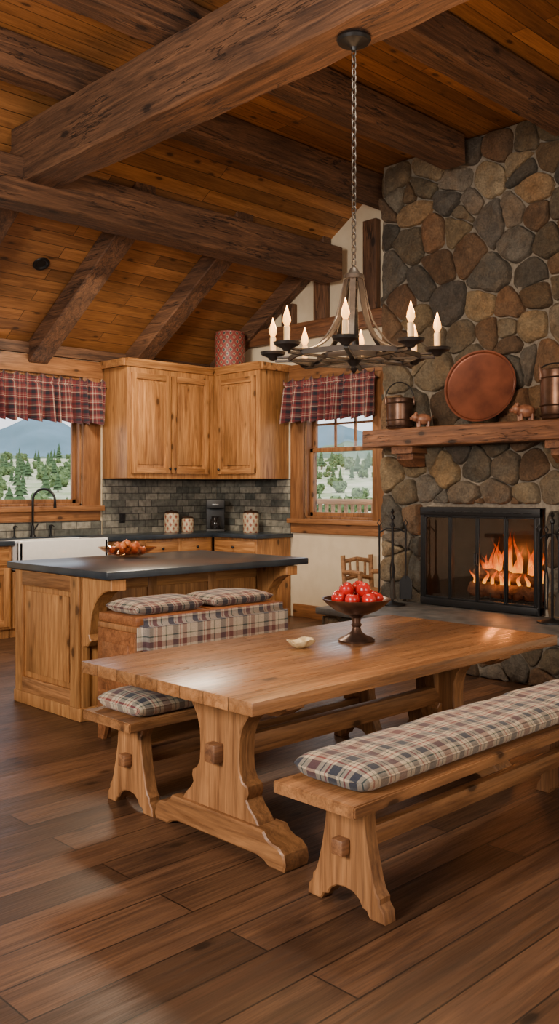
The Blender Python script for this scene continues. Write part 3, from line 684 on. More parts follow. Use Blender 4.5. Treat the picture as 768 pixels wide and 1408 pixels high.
m.prism([(0,Hc),(-.02,Hc),(-.03,Hc+.03),(-.06,Hc+.07),(-.06,Hc+.09),(0,Hc+.09)],'YZ',-.03,1.30); m.box(-.05,0,-.0,.525,Hc-.0,Hc+.09,b=.006); m.box(-.0,1.82,0,.525,Hc,Hc+.085,b=0); m.obj('crown_molding',cabX,c1)
door(c1,.05,.63,.06,Hc-.07,knob=(.60,.12)); door(c1,.65,1.24,.06,Hc-.07,knob=(.68,.12))
c2=root('wall_cabinet',(7.5,8.865,cz0),'knotty honey wood single-door upper cabinet','cabinet',rot=(0,0,R(-90)))
m=M(); m.box(0.0,.865,0,.495,0,Hc,b=.004); m.obj('cabinet_body',cabZ,c2)
m=M(); m.prism([(0,Hc),(-.02,Hc),(-.03,Hc+.03),(-.06,Hc+.07),(-.06,Hc+.09),(0,Hc+.09)],'YZ',0.07,.895); m.box(.865,.915,-.0,.495,Hc,Hc+.09,b=.006); m.box(0.0,.865,0,.495,Hc,Hc+.085,b=0); m.obj('crown_molding',cabX,c2)
door(c2,.10,.80,.06,Hc-.07,knob=(.15,.12))
CT=1.03
def basecab(name,x,y,W,lab,rot=0,depth=.6,drawers=1,doors=2,end=False,H=.978,dz=.2):
    r=root(name,(x,y,0),lab,'cabinet',rot=(0,0,rot))
    m=M(); m.box(0,W,.0,depth,.1,H,b=.003).box(0.0,W,.06,depth,0,.1,b=0); m.obj('cabinet_body',cabZ,r)
    z1=H-.03
    if drawers:
        dw=W/drawers
        for k in range(drawers): drawer(r,k*dw+.03,(k+1)*dw-.03,z1-dz+.03,z1)
        z1=z1-dz
    if doors:
        dw=W/doors
        for k in range(doors): door(r,k*dw+.03,(k+1)*dw-.03,.13,z1-.0,knob=((k+1)*dw-.06 if k%2==0 else k*dw+.06,z1-.1))
    return r
basecab('base_cabinet',3.2,8.78,1.44,'honey wood base cabinet beside the sink',drawers=2,doors=2)
basecab('sink_cabinet',4.66,8.78,1.12,'honey wood base cabinet under the farmhouse sink',drawers=0,doors=2,H=.70)
basecab('base_cabinet',5.80,8.78,1.60,'honey wood base cabinet with drawers',drawers=3,doors=3)
basecab('base_cabinet',7.42,8.76,.80,'honey wood base cabinet below the corner counter',rot=R(-90),depth=.57,drawers=1,doors=1)
m=M(); m.box(3.15,4.655,8.73,YW-.004,.98,CT,b=.006).box(5.79,7.37,8.73,YW-.004,.98,CT,b=.006).box(4.655,5.79,9.27,YW-.004,.98,CT,b=.002)
m.box(7.37,XW-.004,7.92,YW-.004,.98,CT,b=.006)
m.obj('kitchen_countertop',stoneTop,label='dark grey soapstone counter running around the kitchen corner',cat='countertop')
m=M(); m.box(2.9,wx0-.29,YW-.018,YW-.001,CT,1.75,b=0).box(wx0-.29,6.15,YW-.018,YW-.001,CT,1.20,b=0).box(6.17,XW-.02,YW-.018,YW-.001,CT,cz0,b=0)
m.obj('backsplash_tile',slateMat('slate_tile_x','X'),label='grey green slate brick tile backsplash',kind='structure')
m=M(); m.box(XW-.018,XW-.001,7.96,YW-.02,CT,cz0,b=0); m.obj('backsplash_tile',slateMat('slate_tile_y','Y'),label='grey green slate brick tile backsplash around the corner',kind='structure')
for (x,z) in ((6.45,1.22),):
    m=M(); m.box(x-.04,x+.04,YW-.025,YW-.018,z-.06,z+.06,b=.002); m.box(x-.015,x+.015,YW-.028,YW-.024,z+.01,z+.035,b=.001); m.box(x-.015,x+.015,YW-.028,YW-.024,z-.035,z-.01,b=.001)
    m.obj('wall_outlet',blackP,label='dark electrical outlet on the slate backsplash',cat='outlet')
sk=root('farmhouse_sink',(5.225,8.97,.715),'white fireclay apron-front farmhouse sink','sink')
m=M(); a,b_=.555,.295
m.box(-a,a,-b_,-b_+.06,0,.315,b=.015,seg=3).box(-a,a,b_-.05,b_,0,.30,b=.01).box(-a,-a+.05,-b_,b_,0,.30,b=.01).box(a-.05,a,-b_,b_,0,.30,b=.01).box(-a,a,-b_,b_,0,.05,b=.01)
m.obj('sink_basin',whiteM,sk)
m=M(); m.lathe([(0,.052),(.04,.052),(.045,.056),(.03,.054),(0,.053)],seg=18); m.obj('drain',steelM,sk)
fa=root('kitchen_faucet',(5.19,9.32,CT),'black gooseneck kitchen faucet','faucet',rot=(0,0,R(40)))
m=M(); m.lathe([(0,0),(.035,0),(.035,.012),(.022,.03),(.018,.12),(.013,.14),(0,.14)],seg=16)
m.obj('faucet_base',blackM,fa)
pts=[(0,0,.12),(0,0,.42)]+[(0,-.13+.13*math.cos(q),.42+.13*math.sin(q)) for q in [math.pi*k/12 for k in range(1,13)]]+[(0,-.26,.33)]
M().tube(pts,[.014]*(len(pts)-1)+[.019],10).obj('spout',blackM,fa,ang=180)
m=M(); m.tube([(.02,0,.07),(.07,0,.09),(.12,-.02,.15)],.008,8); m.obj('lever_handle',blackM,fa)
for dx,lab in ((-.22,'small black soap dispenser by the sink'),(.24,'small black side sprayer by the sink')):
    m=M(); m.lathe([(0,0),(.022,0),(.022,.01),(.012,.02),(.010,.09),(.016,.10),(.016,.13),(0,.14)],seg=14); m.tube([(0,0,.12),(0,-.03,.135),(0,-.07,.12)],.006,8)
    m.obj('soap_dispenser' if dx<0 else 'side_sprayer',blackM,loc=(5.19+dx,9.335,CT),label=lab,cat='soap dispenser' if dx<0 else 'sprayer')
potA=potMat('canister_pattern',(.50,.40,.27),(.36,.20,.12),(.28,.07,.04),.10,8)
potB=potMat('jar_pattern',(.26,.045,.038),(.36,.24,.15),(.045,.06,.065),.105,14)
def canister(x,y,r,h,mat,lab,z=CT,name='canister'):
    o=root(name,(x,y,z),lab,name)
    m=M(); m.lathe([(0,0),(r*.96,0),(r,.01),(r,h*.78),(r*.9,h*.84),(0,h*.84)],seg=26); m.obj('canister_body',mat,o)
    m=M(); m.lathe([(0,h*.84),(r*.95,h*.84),(r*.97,h*.88),(r*.8,h*.93),(.012,h*.95),(.018,h*.98),(0,h*1.0)],seg=26); m.obj('lid',darkCopper,o)
canister(7.08,9.2,.095,.29,potA,'patterned cream ceramic canister with dark lid')
canister(7.34,9.2,.08,.21,potA,'short patterned cream canister with dark lid')
canister(7.74,8.42,.10,.30,potA,'cream canister with red motif near the counter end')
o=root('coffee_maker',(7.66,9.02,CT),'black drip coffee maker with glass carafe','coffee maker',rot=(0,0,R(-40)))
m=M(); m.box(-.12,.12,-.14,.12,0,.03,b=.008).box(-.12,.12,.04,.12,.03,.42,b=.01).box(-.12,.12,-.14,.12,.30,.42,b=.015); m.obj('machine_body',blackP,o)
m=M(); m.lathe([(0,.032),(.06,.032),(.075,.07),(.07,.14),(.05,.18),(.055,.20),(0,.2)],c=(0,-.05,0),seg=20); m.tube([(0,-.12,.17),(0,-.16,.16),(0,-.16,.08),(0,-.12,.07)],.008,8); m.obj('carafe',plain('carafe_glass',(.02,.015,.015),.15,c2=(.012,.01,.01)),o)
m=M(); m.box(-.04,.04,-.143,-.139,.34,.36,b=.001); m.obj('control_panel',steelM,o)
o=root('decorative_jar',(7.615,8.68,cz1+.088),'tall dark red and brown patterned jar on the cabinet','jar')
m=M(); m.lathe([(0,0),(.18,0),(.19,.02),(.195,.2),(.195,.40),(.18,.43),(.185,.45),(.17,.455),(.16,.43),(0,.42)],seg=32); m.obj('jar_body',potB,o)
# ------------------------------------------------------------------ island
ix0,ix1,iy0,iy1=3.30,5.02,5.28,6.14
isl=root('kitchen_island',((ix0+ix1)/2,(iy0+iy1)/2,0),'knotty honey wood kitchen island with panelled end','kitchen island')
hxI,hyI=(ix1-ix0)/2,(iy1-iy0)/2
m=M(); m.box(-hxI,hxI,-hyI,hyI,.0,.978,b=.004)
m.box(-hxI-.025,hxI+.025,-hyI-.025,hyI+.025,0,.09,b=.008)
m.obj('island_body',cabZ,isl)
m=M(); x=-hxI
for (y0,y1,z0,z1,mi) in ((-hyI,-hyI+.10,.09,.975,0),(hyI-.10,hyI,.09,.975,0),(-hyI+.10,hyI-.10,.09,.2,1),(-hyI+.10,hyI-.10,.87,.975,1)):
    m.box(x-.024,x,y0,y1,z0,z1,b=.003,mi=mi)
m.box(x-.012,x,-hyI+.14,hyI-.14,.24,.83,b=.007)
m.obj('end_panel',[cabZ,tabY],isl)
m=M()
for k in range(4):
    xx=-hxI+.02+k*(2*hxI-.04)/3
    m.box(xx-.04 if k else xx-.02,xx+.04 if k<3 else xx+.02,-hyI-.016,-hyI,.09,.975,b=.003)
m.box(-hxI,hxI,-hyI-.014,-hyI,.87,.975,b=.003,mi=1); m.obj('front_panel',[cabZ,cabX],isl)
def corb():
    m=M(); P=[(0,0),(-.34,0),(-.34,-.07)]+[(-.34+.25*math.sin(q),-.07-.27*(1-math.cos(q))) for q in [math.pi/2*k/9 for k in range(1,10)]]+[(-.075,-.38),(-.10,-.42),(-.06,-.46),(0,-.47)]
    m.prism(P,'YZ',-.06,.06,bev=.006); return m
for sx in (-hxI+.06,hxI-.06): corb().obj('corbel',cabZ,isl,loc=(sx,-hyI-.016,.975))
m=M(); m.box(3.25,5.12,4.90,6.22,.982,CT+.002,b=.008); m.obj('island_countertop',stoneTop,label='dark honed soapstone island top with overhang',cat='countertop')
o=root('glass_bowl',(4.14,5.95,CT+.004),'shallow amber glass bowl on the island','bowl',rot=(0,0,R(-45)))
m=M(); m.lathe([(0,0),(.07,0),(.10,.008),(.17,.035),(.235,.075),(.232,.079),(.165,.043),(.095,.016),(0,.012)],seg=36)
for v in m.bm.verts: v.co.y*=.72
m.obj('bowl_body',bowlGlass,o)
rnd=random.Random(5); k=0
pep=M(); pep.lathe([(0,-.022),(.018,-.020),(.032,-.008),(.028,.010),(.019,.021),(0,.017)],seg=12)
for v in pep.bm.verts: v.co+=Vector((noise.noise(v.co*30),noise.noise(v.co*30+Vector((3,0,0))),noise.noise(v.co*30+Vector((0,3,0)))))*.012
base=pep.obj('baked_roll',orgF,loc=(0,0,-5),label='small golden orange baked piece in the glass bowl',cat='food',group='baked pieces in the glass bowl',ang=180)
first=True
for (a,rr,z) in [(i*51,.09,.056) for i in range(7)]+[(0,.0,.052)]+[(30+i*72,.055,.094) for i in range(5)]+[(0,0,.114)]:
    px=rr*math.cos(R(a))*1.35; py=rr*math.sin(R(a))*.9
    c_,s_=math.cos(R(-45)),math.sin(R(-45)); loc=(4.14+px*c_-py*s_,5.95+px*s_+py*c_,CT+z)
    q=base if first else base.copy()
    if not first: COL.objects.link(q)
    first=False; q.location=loc; q.rotation_euler=(rnd.random()*3,rnd.random()*3,rnd.random()*6)
# ------------------------------------------------------------------ banquette
bq=root('upholstered_bench',(3.78,4.66,0),'carved wooden bench with plaid upholstered back panel','bench')
m=M()
hl=.62; yb=.20
for sx in (-hl+.03,hl-.03):
    for sy in (-.18,yb-.03): m.box(sx-.03,sx+.03,sy-.03,sy+.03,0,.70,b=.006)
m.box(-hl,hl,-.2,-.16,.46,.55,b=.006).box(-hl,hl,yb-.04,yb,.62,.70,b=.006).box(-hl,hl,-.21,yb+.01,.70,.735,b=.006).box(-hl,hl,-.18,-.15,.12,.46,b=.004); m.obj('wooden_frame',tabZ,bq)
P=[(-.20,.0),(-.21,.06),(-.17,.10),(-.16,.16),(-.20,.22),(-.215,.30),(-.19,.38),(-.20,.50),(-.21,.70),(yb,.70),(yb,.0),(yb-.06,.0),(yb-.09,.10),(.02,.15),(-.06,.12),(-.12,.0)]
for sx in (-hl-.0,hl-.03):
    m=M(); m.prism(P,'YZ',sx-.005,sx+.03,bev=.004); m.box(sx-.012,sx,-.14,yb-.06,.32,.62,b=.008); m.obj('carved_side',redW,bq)
for sx in (-.31,.31):
    m=M(); m.box(sx-.295,sx+.295,-.19,yb+.02,.735,.79,b=.010); m.obj('seat_board',redW,bq)
m=M(); bm=m.bm; bmesh.ops.create_cube(bm,size=1,matrix=Matrix.Translation((0,-.235,.67))@Matrix.Diagonal((1.26,.11,.24,1))); bmesh.ops.bevel(bm,geom=bm.edges[:],offset=.050,segments=5,affect='EDGES'); m.obj('upholstered_panel',cushXZ,bq,ang=60)
for sx in (-.31,.31):
    rbox_cushion('seat_cushion',.54,.36,.085,cushS,(3.78+sx,4.675,.791),'small plaid seat cushion on the carved bench',group='small plaid cushions',seed=sx)
# ------------------------------------------------------------------ dining table
dt=root('dining_table',(3.525,3.155,0),'honey brown trestle dining table with thick plank top','dining table')
m=M(); m.box(-1.175,1.175,-.605,.605,.681,.7365,b=.005,seg=2); m.obj('tabletop',tabX,dt)
HW=[(.62,.19),(.585,.19),(.54,.155),(.48,.135),(.40,.13),(.34,.135),(.30,.155),(.285,.185),(.26,.19),(.23,.18),(.20,.20),(.17,.235),(.135,.26)]
P=[(-h,z) for z,h in HW]+[(h,z) for z,h in HW[::-1]]
FT=[(-.43,0),(-.44,.03),(-.43,.07),(-.40,.095),(-.36,.10),(-.33,.115),(-.31,.14),(.31,.14),(.33,.115),(.36,.10),(.40,.095),(.43,.07),(.44,.03),(.43,0),(.34,0),(.31,.018),(.27,.028),(-.27,.028),(-.31,.018),(-.34,0)]
TY=-.12
for tx,sg in ((-.88,1),(.72,-1)):
    m=M(); m.prism(P,'YZ',-.05,.05,bev=.006); tr=m.obj('trestle_leg',tabZ,dt,loc=(tx,TY,0))
    M().prism(FT,'YZ',-.075,.075,bev=.008).obj('trestle_foot',tabY,tr)
    M().prism([(-.43,.68),(-.43,.655),(-.37,.62),(.45,.62),(.50,.655),(.50,.68)],'YZ',-.055,.055,bev=.004).obj('top_cleat',tabY,tr)
    m=M(); m.box(-.105 if sg>0 else .05,-.05 if sg>0 else .105,-.035,.035,.36,.445,b=.008); m.obj('wedge_peg',pegM,tr)
    Q=[(.05,.68),(.36,.68),(.36,.66)]+[(.36-.27*math.sin(q),.66-.20*(1-math.cos(q))) for q in [math.pi/2*k/7 for k in range(1,8)]]+[(.05,.40)]
    Q=[(sg*a,b) for a,b in Q]; M().prism(Q,'XZ',-.035,.035,bev=.005).obj('brace',tabZ,tr)
    Q=[(.05,.14),(.05,.36),(.075,.37),(.10,.34),(.09,.30),(.075,.27),(.09,.23),(.13,.19),(.17,.16),(.17,.14)]
    Q=[(sg*a,b) for a,b in Q]; M().prism(Q,'XZ',-.06,.06,bev=.005).obj('scroll_bracket',tabZ,tr)
M().box(-.86,.69,TY-.03,TY+.03,.355,.45,b=.006).obj('stretcher',tabx2,dt)
# ------------------------------------------------------------------ benches
def bench(loc,lab,xs=(-.90,.84)):
    o=root('trestle_bench',loc,lab,'bench',group='trestle benches')
    m=M(); bm=m.bm; bmesh.ops.create_cube(bm,size=1,matrix=Matrix.Translation((0,0,.4475))@Matrix.Diagonal((2.16,.40,.045,1))); bmesh.ops.bevel(bm,geom=bm.edges[:],offset=.005,segments=2,affect='EDGES')
    for k in range(1,36): bmesh.ops.bisect_plane(bm,geom=bm.verts[:]+bm.edges[:]+bm.faces[:],plane_co=(-1.08+k*.06,0,0),plane_no=(1,0,0))
    for v in bm.verts: v.co.y+=noise.noise(Vector((v.co.x*6,v.co.y*3,loc[1])))*.003
    m.obj('seat_plank',tabx2,o)
    half=[(.115,.425),(.115,.40),(.095,.36),(.10,.30),(.115,.22),(.135,.14),(.15,.10),(.165,.085),(.165,.065),(.185,.04),(.19,0),(.12,0),(.105,.025),(.085,.03),(.07,.055),(.04,.075)]
    P=[(0,.08)]+[(a,b) for a,b in half[::-1]]+[(-a,b) for a,b in half]
    for k,tx in enumerate(xs):
        M().prism(P,'YZ',-.034,.034,bev=.005).obj('bench_leg',tabZ,o,loc=(tx,0,0))
        s=-1 if k==0 else 1
        M().box(tx+s*.034 if s>0 else tx-.08,tx+.08 if s>0 else tx-.034,-.028,.028,.21,.27,b=.007).obj('wedge_peg',pegM,o)
    M().box(xs[0]+.03,xs[1]-.03,-.024,.024,.20,.275,b=.005).obj('stretcher',tabx2,o)
    return o
bench((3.42,2.225,0),'honey brown wooden trestle bench with long plaid cushion',xs=(-.87,.84))
bench((3.51,3.675,0),'honey brown wooden trestle bench tucked under the table edge',xs=(-.91,.79))
rbox_cushion('bench_cushion',2.04,.375,.10,cush,(3.44,2.235,.471),'long plaid cushion with navy, red and cream checks on bench',group='plaid bench cushions',seed=2,tuft=.4,puff=.22)
rbox_cushion('bench_cushion',.78,.37,.10,cush,(2.88,3.675,.471),'plaid cushion on the bench beyond the table',group='plaid bench cushions',seed=6,puff=.25)
# ------------------------------------------------------------------ table things
bx,by=3.74,3.22; TZ=.7370
o=root('pedestal_bowl',(bx,by,TZ),'bronze footed pedestal bowl full of red apples','bowl')
m=M(); m.lathe([(0,0),(.098,0),(.10,.008),(.085,.018),(.055,.03),(.03,.05),(.022,.075),(.03,.088),(.022,.10),(.026,.125),(.045,.14),(.0,.142)],seg=32); m.obj('pedestal',darkCopper,o)
m=M(); m.lathe([(0,.14),(.06,.145),(.12,.17),(.165,.205),(.185,.225),(.188,.232),(.178,.232),(.155,.212),(.11,.182),(.05,.158),(0,.155)],seg=40); m.obj('bowl_dish',darkCopper,o)
am=M(); am.lathe([(0,.026),(.012,.032),(.026,.034),(.037,.022),(.040,.004),(.036,-.016),(.024,-.032),(.010,-.036),(0,-.030)],seg=18)
ap=am.obj('apple',redF,loc=(0,0,-5),label='glossy red apple in the pedestal bowl',cat='apple',group='red apples in the bowl',ang=180)
M().tube([(0,0,.024),(.003,0,.038),(.008,0,.048)],.0018,6).obj('stem',stemM,ap)
locs=[(.105*math.cos(R(a)),.105*math.sin(R(a)),.230) for a in range(0,360,52)][:7]+[(0,0,.212)]+[(.055*math.cos(R(a)),.055*math.sin(R(a)),.280) for a in (26,146,266)]
for k,p in enumerate(locs):
    L=(bx+p[0],by+p[1],TZ+p[2]); rt=(rnd.uniform(-.6,.6),rnd.uniform(-.6,.6),rnd.random()*6)
    if k==0: ap.location=L; ap.rotation_euler=rt
    else: copytree(ap,L,rt)
m=M(); pr=[(0,0),(.03,0),(.055,.012),(.078,.034),(.082,.04),(.074,.038),(.05,.018),(0,.008)]; m.lathe(pr,seg=36)
for v in m.bm.verts:
    a=math.atan2(v.co.y,v.co.x); r_=math.hypot(v.co.x,v.co.y); k=1+.10*math.cos(7*a)*(r_/.08); v.co.x*=k; v.co.y*=k*.75; v.co.z+=.006*math.sin(3*a)*(r_/.08)
m.obj('small_dish',creamM,loc=(3.37,3.28,TZ),label='small cream scalloped dish on the table',cat='dish')
# ------------------------------------------------------------------ chandelier
cx,cy=3.955,3.425; ct=4.172
def ZZ(v): return 1.55+(v-1.55)*.93
ch=root('chandelier',(cx,cy,ct),'wrought iron eight candle chandelier hanging on a chain','chandelier')
m=M(); m.lathe([(0,.0),(.095,.0),(.10,-.012),(.09,-.028),(.045,-.04),(.02,-.055),(.012,-.075),(0,-.075)],seg=28); m.obj('canopy',blackM,ch)
m=M(); z=-.065; k=0
while ct+z>ZZ(2.95):
    pts=[]
    for t in range(14):
        a=2*math.pi*t/14; u=.014*math.cos(a); v=.025*math.sin(a)
        pts.append((u,0,z-.02+v) if k%2 else (0,u,z-.02+v))
    m.tube(pts,.0042,6,closed=True); z-=.038; k+=1
m.obj('chain',ironM,ch)
def Z(v): return ZZ(v)-ct
m=M(); m.lathe([(0,Z(2.95)),(.02,Z(2.94)),(.034,Z(2.91)),(.058,Z(2.895)),(.062,Z(2.87)),(.035,Z(2.855)),(.024,Z(2.80)),(.018,Z(2.60)),(.018,Z(2.42)),(.04,Z(2.40)),(.045,Z(2.37)),(.02,Z(2.33)),(.025,Z(2.315)),(.0,Z(2.28))],seg=20); m.obj('center_stem',ironM,ch)
def cat(P,n=6):
    P=[Vector(p) for p in P]; out=[]
    for i in range(len(P)-1):
        p0=P[max(i-1,0)];p1=P[i];p2=P[i+1];p3=P[min(i+2,len(P)-1)]
        for t in range(n):
            s=t/n; out.append(.5*((2*p1)+(-p0+p2)*s+(2*p0-5*p1+4*p2-p3)*s*s+(-p0+3*p1-3*p2+p3)*s**3))
    out.append(P[-1]); return out
A0=-9.4; RC=.475
prof=[(.048,2.885),(.066,2.80),(.085,2.70),(.125,2.58),(.205,2.47),(.31,2.41),(.42,2.395),(RC,2.41)]
for k in range(8):
    a=R(A0+k*45); c_,s_=math.cos(a),math.sin(a); tan=(-s_,c_,0)
    path=[(p.x*c_,p.x*s_,p.z) for p in cat([(r_,0,Z(z_)) for r_,z_ in prof])]
    arm=M().strap(path,tan,.016,.0045).strap([(.03*c_,.03*s_,Z(2.37)),(RC*.97*c_,RC*.97*s_,Z(2.372))],tan,.012,.006)
    arm=arm.obj('chandelier_arm',bronzeM,ch,ang=50)
    x,y=RC*c_,RC*s_
    m=M(); m.lathe([(0,Z(2.375)),(.02,Z(2.38)),(.03,Z(2.395)),(.068,Z(2.413)),(.075,Z(2.430)),(.064,Z(2.432)),(.022,Z(2.412)),(.022,Z(2.435)),(0,Z(2.435))],c=(x,y,0),seg=20); m.obj('candle_cup',ironM,arm)
    m=M(); m.lathe([(0,Z(2.43)),(.018,Z(2.43)),(.018,Z(2.520)),(.012,Z(2.525)),(0,Z(2.525))],c=(x,y,0),seg=14); m.obj('candle_sleeve',waxM,arm)
    m=M(); m.lathe([(0,Z(2.525)),(.012,Z(2.528)),(.023,Z(2.555)),(.020,Z(2.582)),(.009,Z(2.62)),(0,Z(2.65))],c=(x,y,0),seg=14); m.obj('bulb',bulbM,arm)
m=M()
for rr,zz in ((.38,2.385),(.21,2.38)):
    pts=[Vector((rr*math.cos(R(A0+i*45)),rr*math.sin(R(A0+i*45)),Z(zz))) for i in range(8)]
    for i in range(8): m.strap([pts[i],pts[(i+1)%8]],(0,0,1),.014,.005)
m.obj('ring_frame',bronzeM,ch)
# ------------------------------------------------------------------ rustic chair
o=root('rustic_chair',(7.62,6.42,0),'small low rustic log chair by the window','chair',rot=(0,0,R(-20)))
for sx in (-.17,.17):
    M().tube([(sx,-.17,0),(sx,-.17,.66)],.028,8).obj('leg',twigM,o)
    M().tube([(sx,.17,0),(sx,.17,.45),(sx*1.05,.21,.84)],.028,8).obj('leg',twigM,o)
m=M()
for z_ in (.15,.3):
    for s in (-.17,.17): m.tube([(-.17,s,z_),(.17,s,z_)],.012,6); m.tube([(s,-.17,z_+.04),(s,.17,z_+.04)],.012,6)
m.obj('rung',twigM,o)
m=M()
for k in range(9): m.tube([(-.2,-.18+k*.043,.46+.004*(k%2)),(.2,-.18+k*.043,.46)],.020,8)
m.obj('seat',twigM,o)
m=M()
for z_,y_ in ((.58,.18),(.77,.20)): m.tube([(-.18,y_,z_),(0,y_+.01,z_+.03),(.18,y_,z_)],.024,8)
for k in (-.09,0,.09): m.tube([(k,.185,.58),(k*1.1,.20,.79)],.014,6)
m.obj('backrest',twigM,o)
m=M()
for s in (-1,1): m.tube([(s*.18,.18,.65),(s*.19,0,.67),(s*.17,-.20,.67)],.026,8)
m.obj('armrest',twigM,o)
# ------------------------------------------------------------------ outdoors
def shade(name,a,b,sc,rough=1): return plain(name,a,rough,c2=b,scale=sc)
grassM=shade('meadow_ground',(.62,.56,.40),(.28,.34,.16),.25)
hillM=shade('forest_hill',(.13,.20,.11),(.06,.11,.065),.14)
mtnM=shade('blue_mountain',(.13,.21,.27),(.085,.15,.18),.03)  # distance haze is mixed into this blue
FWD=Vector((.6997,.7145,0)); RT=Vector((.7145,-.6997,0))
def terr(w_):
    T=[(5,-.9),(20,-.9),(35,-.6),(60,.4),(95,3.0),(140,6.6)]
    for (a,h0),(b,h1) in zip(T,T[1:]):
        if w_<=b: t=max(0,(w_-a)/(b-a)); return h0+(h1-h0)*t
    return 6.6
def ridge(name,mat,ws,hf,lab,cat_,nu=90,half=.75):
    m=M(); rows=[]
    for w_ in ws:
        row=[]
        for i in range(nu+1):
            k=-half+2*half*i/nu; p=FWD*w_+RT*(k*w_); row.append(m.bm.verts.new((p.x,p.y,hf(w_,k))))
        rows.append(row)
    for A,B in zip(rows,rows[1:]):
        for i in range(nu): m.bm.faces.new((A[i],A[i+1],B[i+1],B[i]))
    return m.obj(name,mat,label=lab,cat=cat_,ang=180)
def tn(w_,k): return terr(w_)+noise.noise(Vector((k*9,w_*.05,0)))*.02*w_*.3
ridge('meadow_ground',grassM,[13,16,20,26,32,40,50,60,72,85,100,120,140],tn,'dry grassy meadow outside the windows','ground')
ridge('forested_hill',hillM,[135,150,170,190,205,215],lambda w_,k:5+(w_-135)/80*(6+4*noise.noise(Vector((k*6,1,0)))+1.6*noise.noise(Vector((k*60,2,0)))),'green forested hillside','hill',240)
ridge('mountain',mtnM,[400,430,460,490,520],lambda w_,k:(w_-400)/120*(27+18*math.exp(-((k+.262)*20)**2)+15*math.exp(-((k-.045)*16)**2)+5*noise.noise(Vector((k*9+1.3,3,0)))+2.5*noise.noise(Vector((k*40,4,0)))),'hazy blue mountain ridge','mountain',300)
pineM=shade('pine_needles',(.075,.13,.050),(.04,.08,.032),4); bushM=shade('bush_leaves',(.15,.22,.08),(.08,.13,.05),3); trunkM=plain('bark',(.12,.08,.05),.9)
m=M()
for k in range(6):
    z0=.25+k*.30; r0=.50*(1-k/6.6); m.lathe([(0,z0+.05),(r0,z0),(r0*.5,z0+.25),(.0,z0+.5)],seg=11)
for v in m.bm.verts: v.co.x+=noise.noise(v.co*3)*.22; v.co.y+=noise.noise(v.co*3+Vector((4,0,0)))*.22
pine=root('pine_tree',(0,0,-50),'dark green pine tree on the hillside','tree',group='trees outside the windows')
m.obj('foliage',pineM,pine); M().tube([(0,0,-.6),(0,0,.5)],.06,6).obj('trunk',trunkM,pine)
m=M()
for k in range(9):
    a=k*2.4; m.ball((.38*math.cos(a)*(k>0),.38*math.sin(a)*(k>0),.40+.14*(k%4)),.34,(1,1,.85),12)
for v in m.bm.verts: v.co+=Vector((noise.noise(v.co*6),noise.noise(v.co*6+Vector((4,0,0))),noise.noise(v.co*6+Vector((0,4,0)))))*.26
bush=root('bush',(0,0,-50),'green leafy bush on the meadow','bush',group='bushes outside the windows'); m.obj('foliage',bushM,bush); M().tube([(0,0,-.3),(0,0,.4)],.05,6).obj('trunk',trunkM,bush)
rnd=random.Random(11); fp=fb=True; placed=[]
for k0,k1,n_ in ((-.325,-.21,85),(.02,.12,65)):
    for i in range(n_):
        for _ in range(40):
            w_=rnd.uniform(88,136) if rnd.random()<.88 else rnd.uniform(50,88)
            k=rnd.uniform(k0,k1); p=FWD*w_+RT*(k*w_); s=rnd.uniform(.55,1.2)
            if all(math.hypot(p.x-q[0],p.y-q[1])>(s+q[2])*1.1 for q in placed): break
        else: continue
        placed.append((p.x,p.y,s)); z_=tn(w_,k)-.05
        if rnd.random()<.4:
            q=pine if fp else copytree(pine,(0,0,0)); fp=False
        else:
            q=bush if fb else copytree(bush,(0,0,0)); fb=False
        q.location=(p.x,p.y,z_); q.scale=(s,s,s); q.rotation_euler=(0,0,rnd.random()*6)
M().box(8.25,10.3,5.5,13,.1,.2,b=0).obj('deck',wood('deck_wood',(.14,.10,.07),(.36,.27,.19),'Y',knots=0,plank=None),label='weathered wood deck outside the window',cat='deck')
o=root('deck_railing',(10.1,9.0,0.2),'wooden deck railing with vertical balusters','railing')
rw=wood('railing_wood',(.30,.16,.08),(.6,.34,.18),'Y',knots=0)
M().box(-.05,.05,-3,4,1.16,1.24).box(-.02,.02,-3,4,.10,.18).obj('rail',rw,o)
m=M()
for k in range(54): m.box(-.02,.02,-2.98+k*.13,-2.94+k*.13,.0,1.16,b=0)
m.obj('baluster',rw,o,kind='stuff')
# ------------------------------------------------------------------ lights
def area(name,loc,tgt,size,power,col,sy=None):
    L=bpy.data.lights.new(name,'AREA'); L.size=size; L.energy=power; L.color=col
    if sy: L.shape='RECTANGLE'; L.size_y=sy
    o=bpy.data.objects.new(name,L); COL.objects.link(o); o.location=loc; d=Vector(tgt)-Vector(loc); o.rotation_euler=d.to_track_quat('-Z','Y').to_euler(); return o
def point(name,loc,power,col,r=.05):
    L=bpy.data.lights.new(name,'POINT'); L.energy=power; L.color=col; L.shadow_soft_size=r
    o=bpy.data.objects.new(name,L); COL.objects.link(o); o.location=loc
area('added_key_light',(-2.6,2.4,2.9),(7.0,4.7,2.2),1.4,520,(1,.91,.80))  # added key lamp out of view, brightens the fireplace from the left
area('soft_fill_light',(2.4,-2.6,2.8),(5.5,4.5,2.2),1.5,110,(1,.86,.72))  # added soft fill lamp behind the camera, no fixture
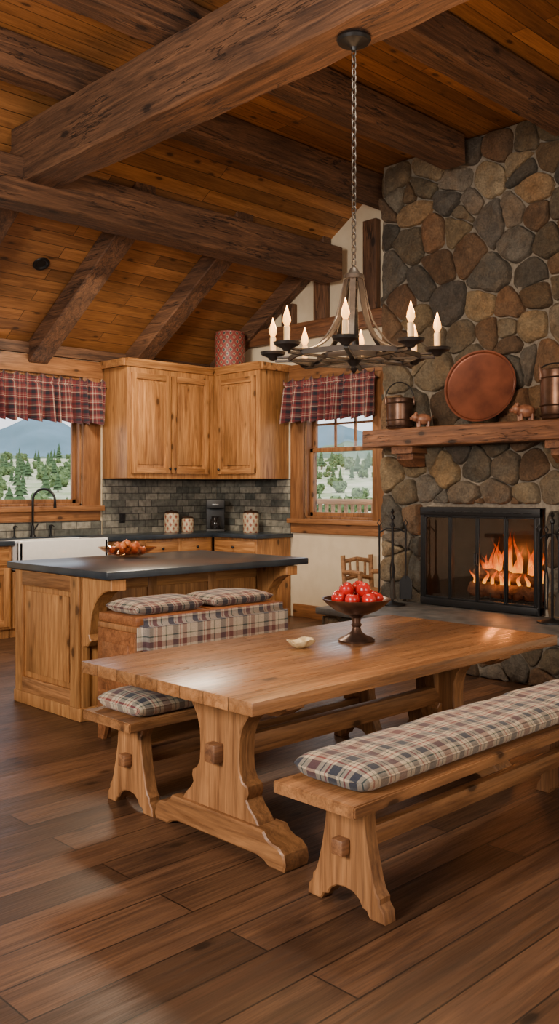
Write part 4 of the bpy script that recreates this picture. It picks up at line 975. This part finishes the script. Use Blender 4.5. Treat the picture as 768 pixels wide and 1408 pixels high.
area('kitchen_fill_light',(5.4,7.3,3.7),(5.6,7.9,0),.7,135,(1,.82,.60))  # added lamp without a fixture, lifts the kitchen and island
area('table_fill_light',(3.7,3.0,4.1),(3.7,3.1,0),.45,60,(1,.82,.60))  # added lamp without a fixture, brightens the tabletop
for k in range(8):
    a=R(A0+k*45); point('candle_light',(cx+RC*math.cos(a),cy+RC*math.sin(a),2.63),15,(1,.58,.27),.03)
point('fire_light',(7.56,FYC,.78),10,(1,.32,.07),.06)
point('fire_light_back',(7.90,FYC,.95),6,(1,.32,.07),.06)
S=bpy.data.lights.new('sun','SUN'); S.energy=3.4; S.angle=R(2); S.color=(1,.95,.88); so=bpy.data.objects.new('sun',S); COL.objects.link(so); so.rotation_euler=Vector((.25,.45,-1)).to_track_quat('-Z','Y').to_euler()
# world
wd=bpy.data.worlds.new('sky'); SC.world=wd; wd.use_nodes=True; n=wd.node_tree.nodes; l=wd.node_tree.links
tc=n.new('ShaderNodeTexCoord'); sp=n.new('ShaderNodeSeparateXYZ'); l.new(tc.outputs['Generated'],sp.inputs[0])
no=n.new('ShaderNodeTexNoise'); no.inputs['Scale'].default_value=5; no.inputs['Detail'].default_value=6; l.new(tc.outputs['Generated'],no.inputs['Vector'])
rs=ramp(n,[(0,(.92,.95,.98)),(.12,(.78,.86,.96)),(.3,(.6,.72,.9)),(1,(.4,.55,.8))]); l.new(sp.outputs[2],rs.inputs[0])
rc=ramp(n,[(.4,g(0)),(.6,g(1))]); l.new(no.outputs['Fac'],rc.inputs[0])
c=mixc(n,l,rc.outputs[0],rs.outputs[0],(.98,.98,.98)); l.new(c,n['Background'].inputs[0]); n['Background'].inputs[1].default_value=2.2
# ------------------------------------------------------------------ camera
cd=bpy.data.cameras.new('camera'); co=bpy.data.objects.new('camera',cd); COL.objects.link(co); SC.camera=co
co.location=(0,0,1.55); co.rotation_euler=(R(90),0,-math.atan2(.6997,.7145))
cd.sensor_fit='VERTICAL'; cd.sensor_height=36; cd.sensor_width=36; cd.lens=36*1240/1408; cd.shift_y=-28/1408; cd.clip_end=2000
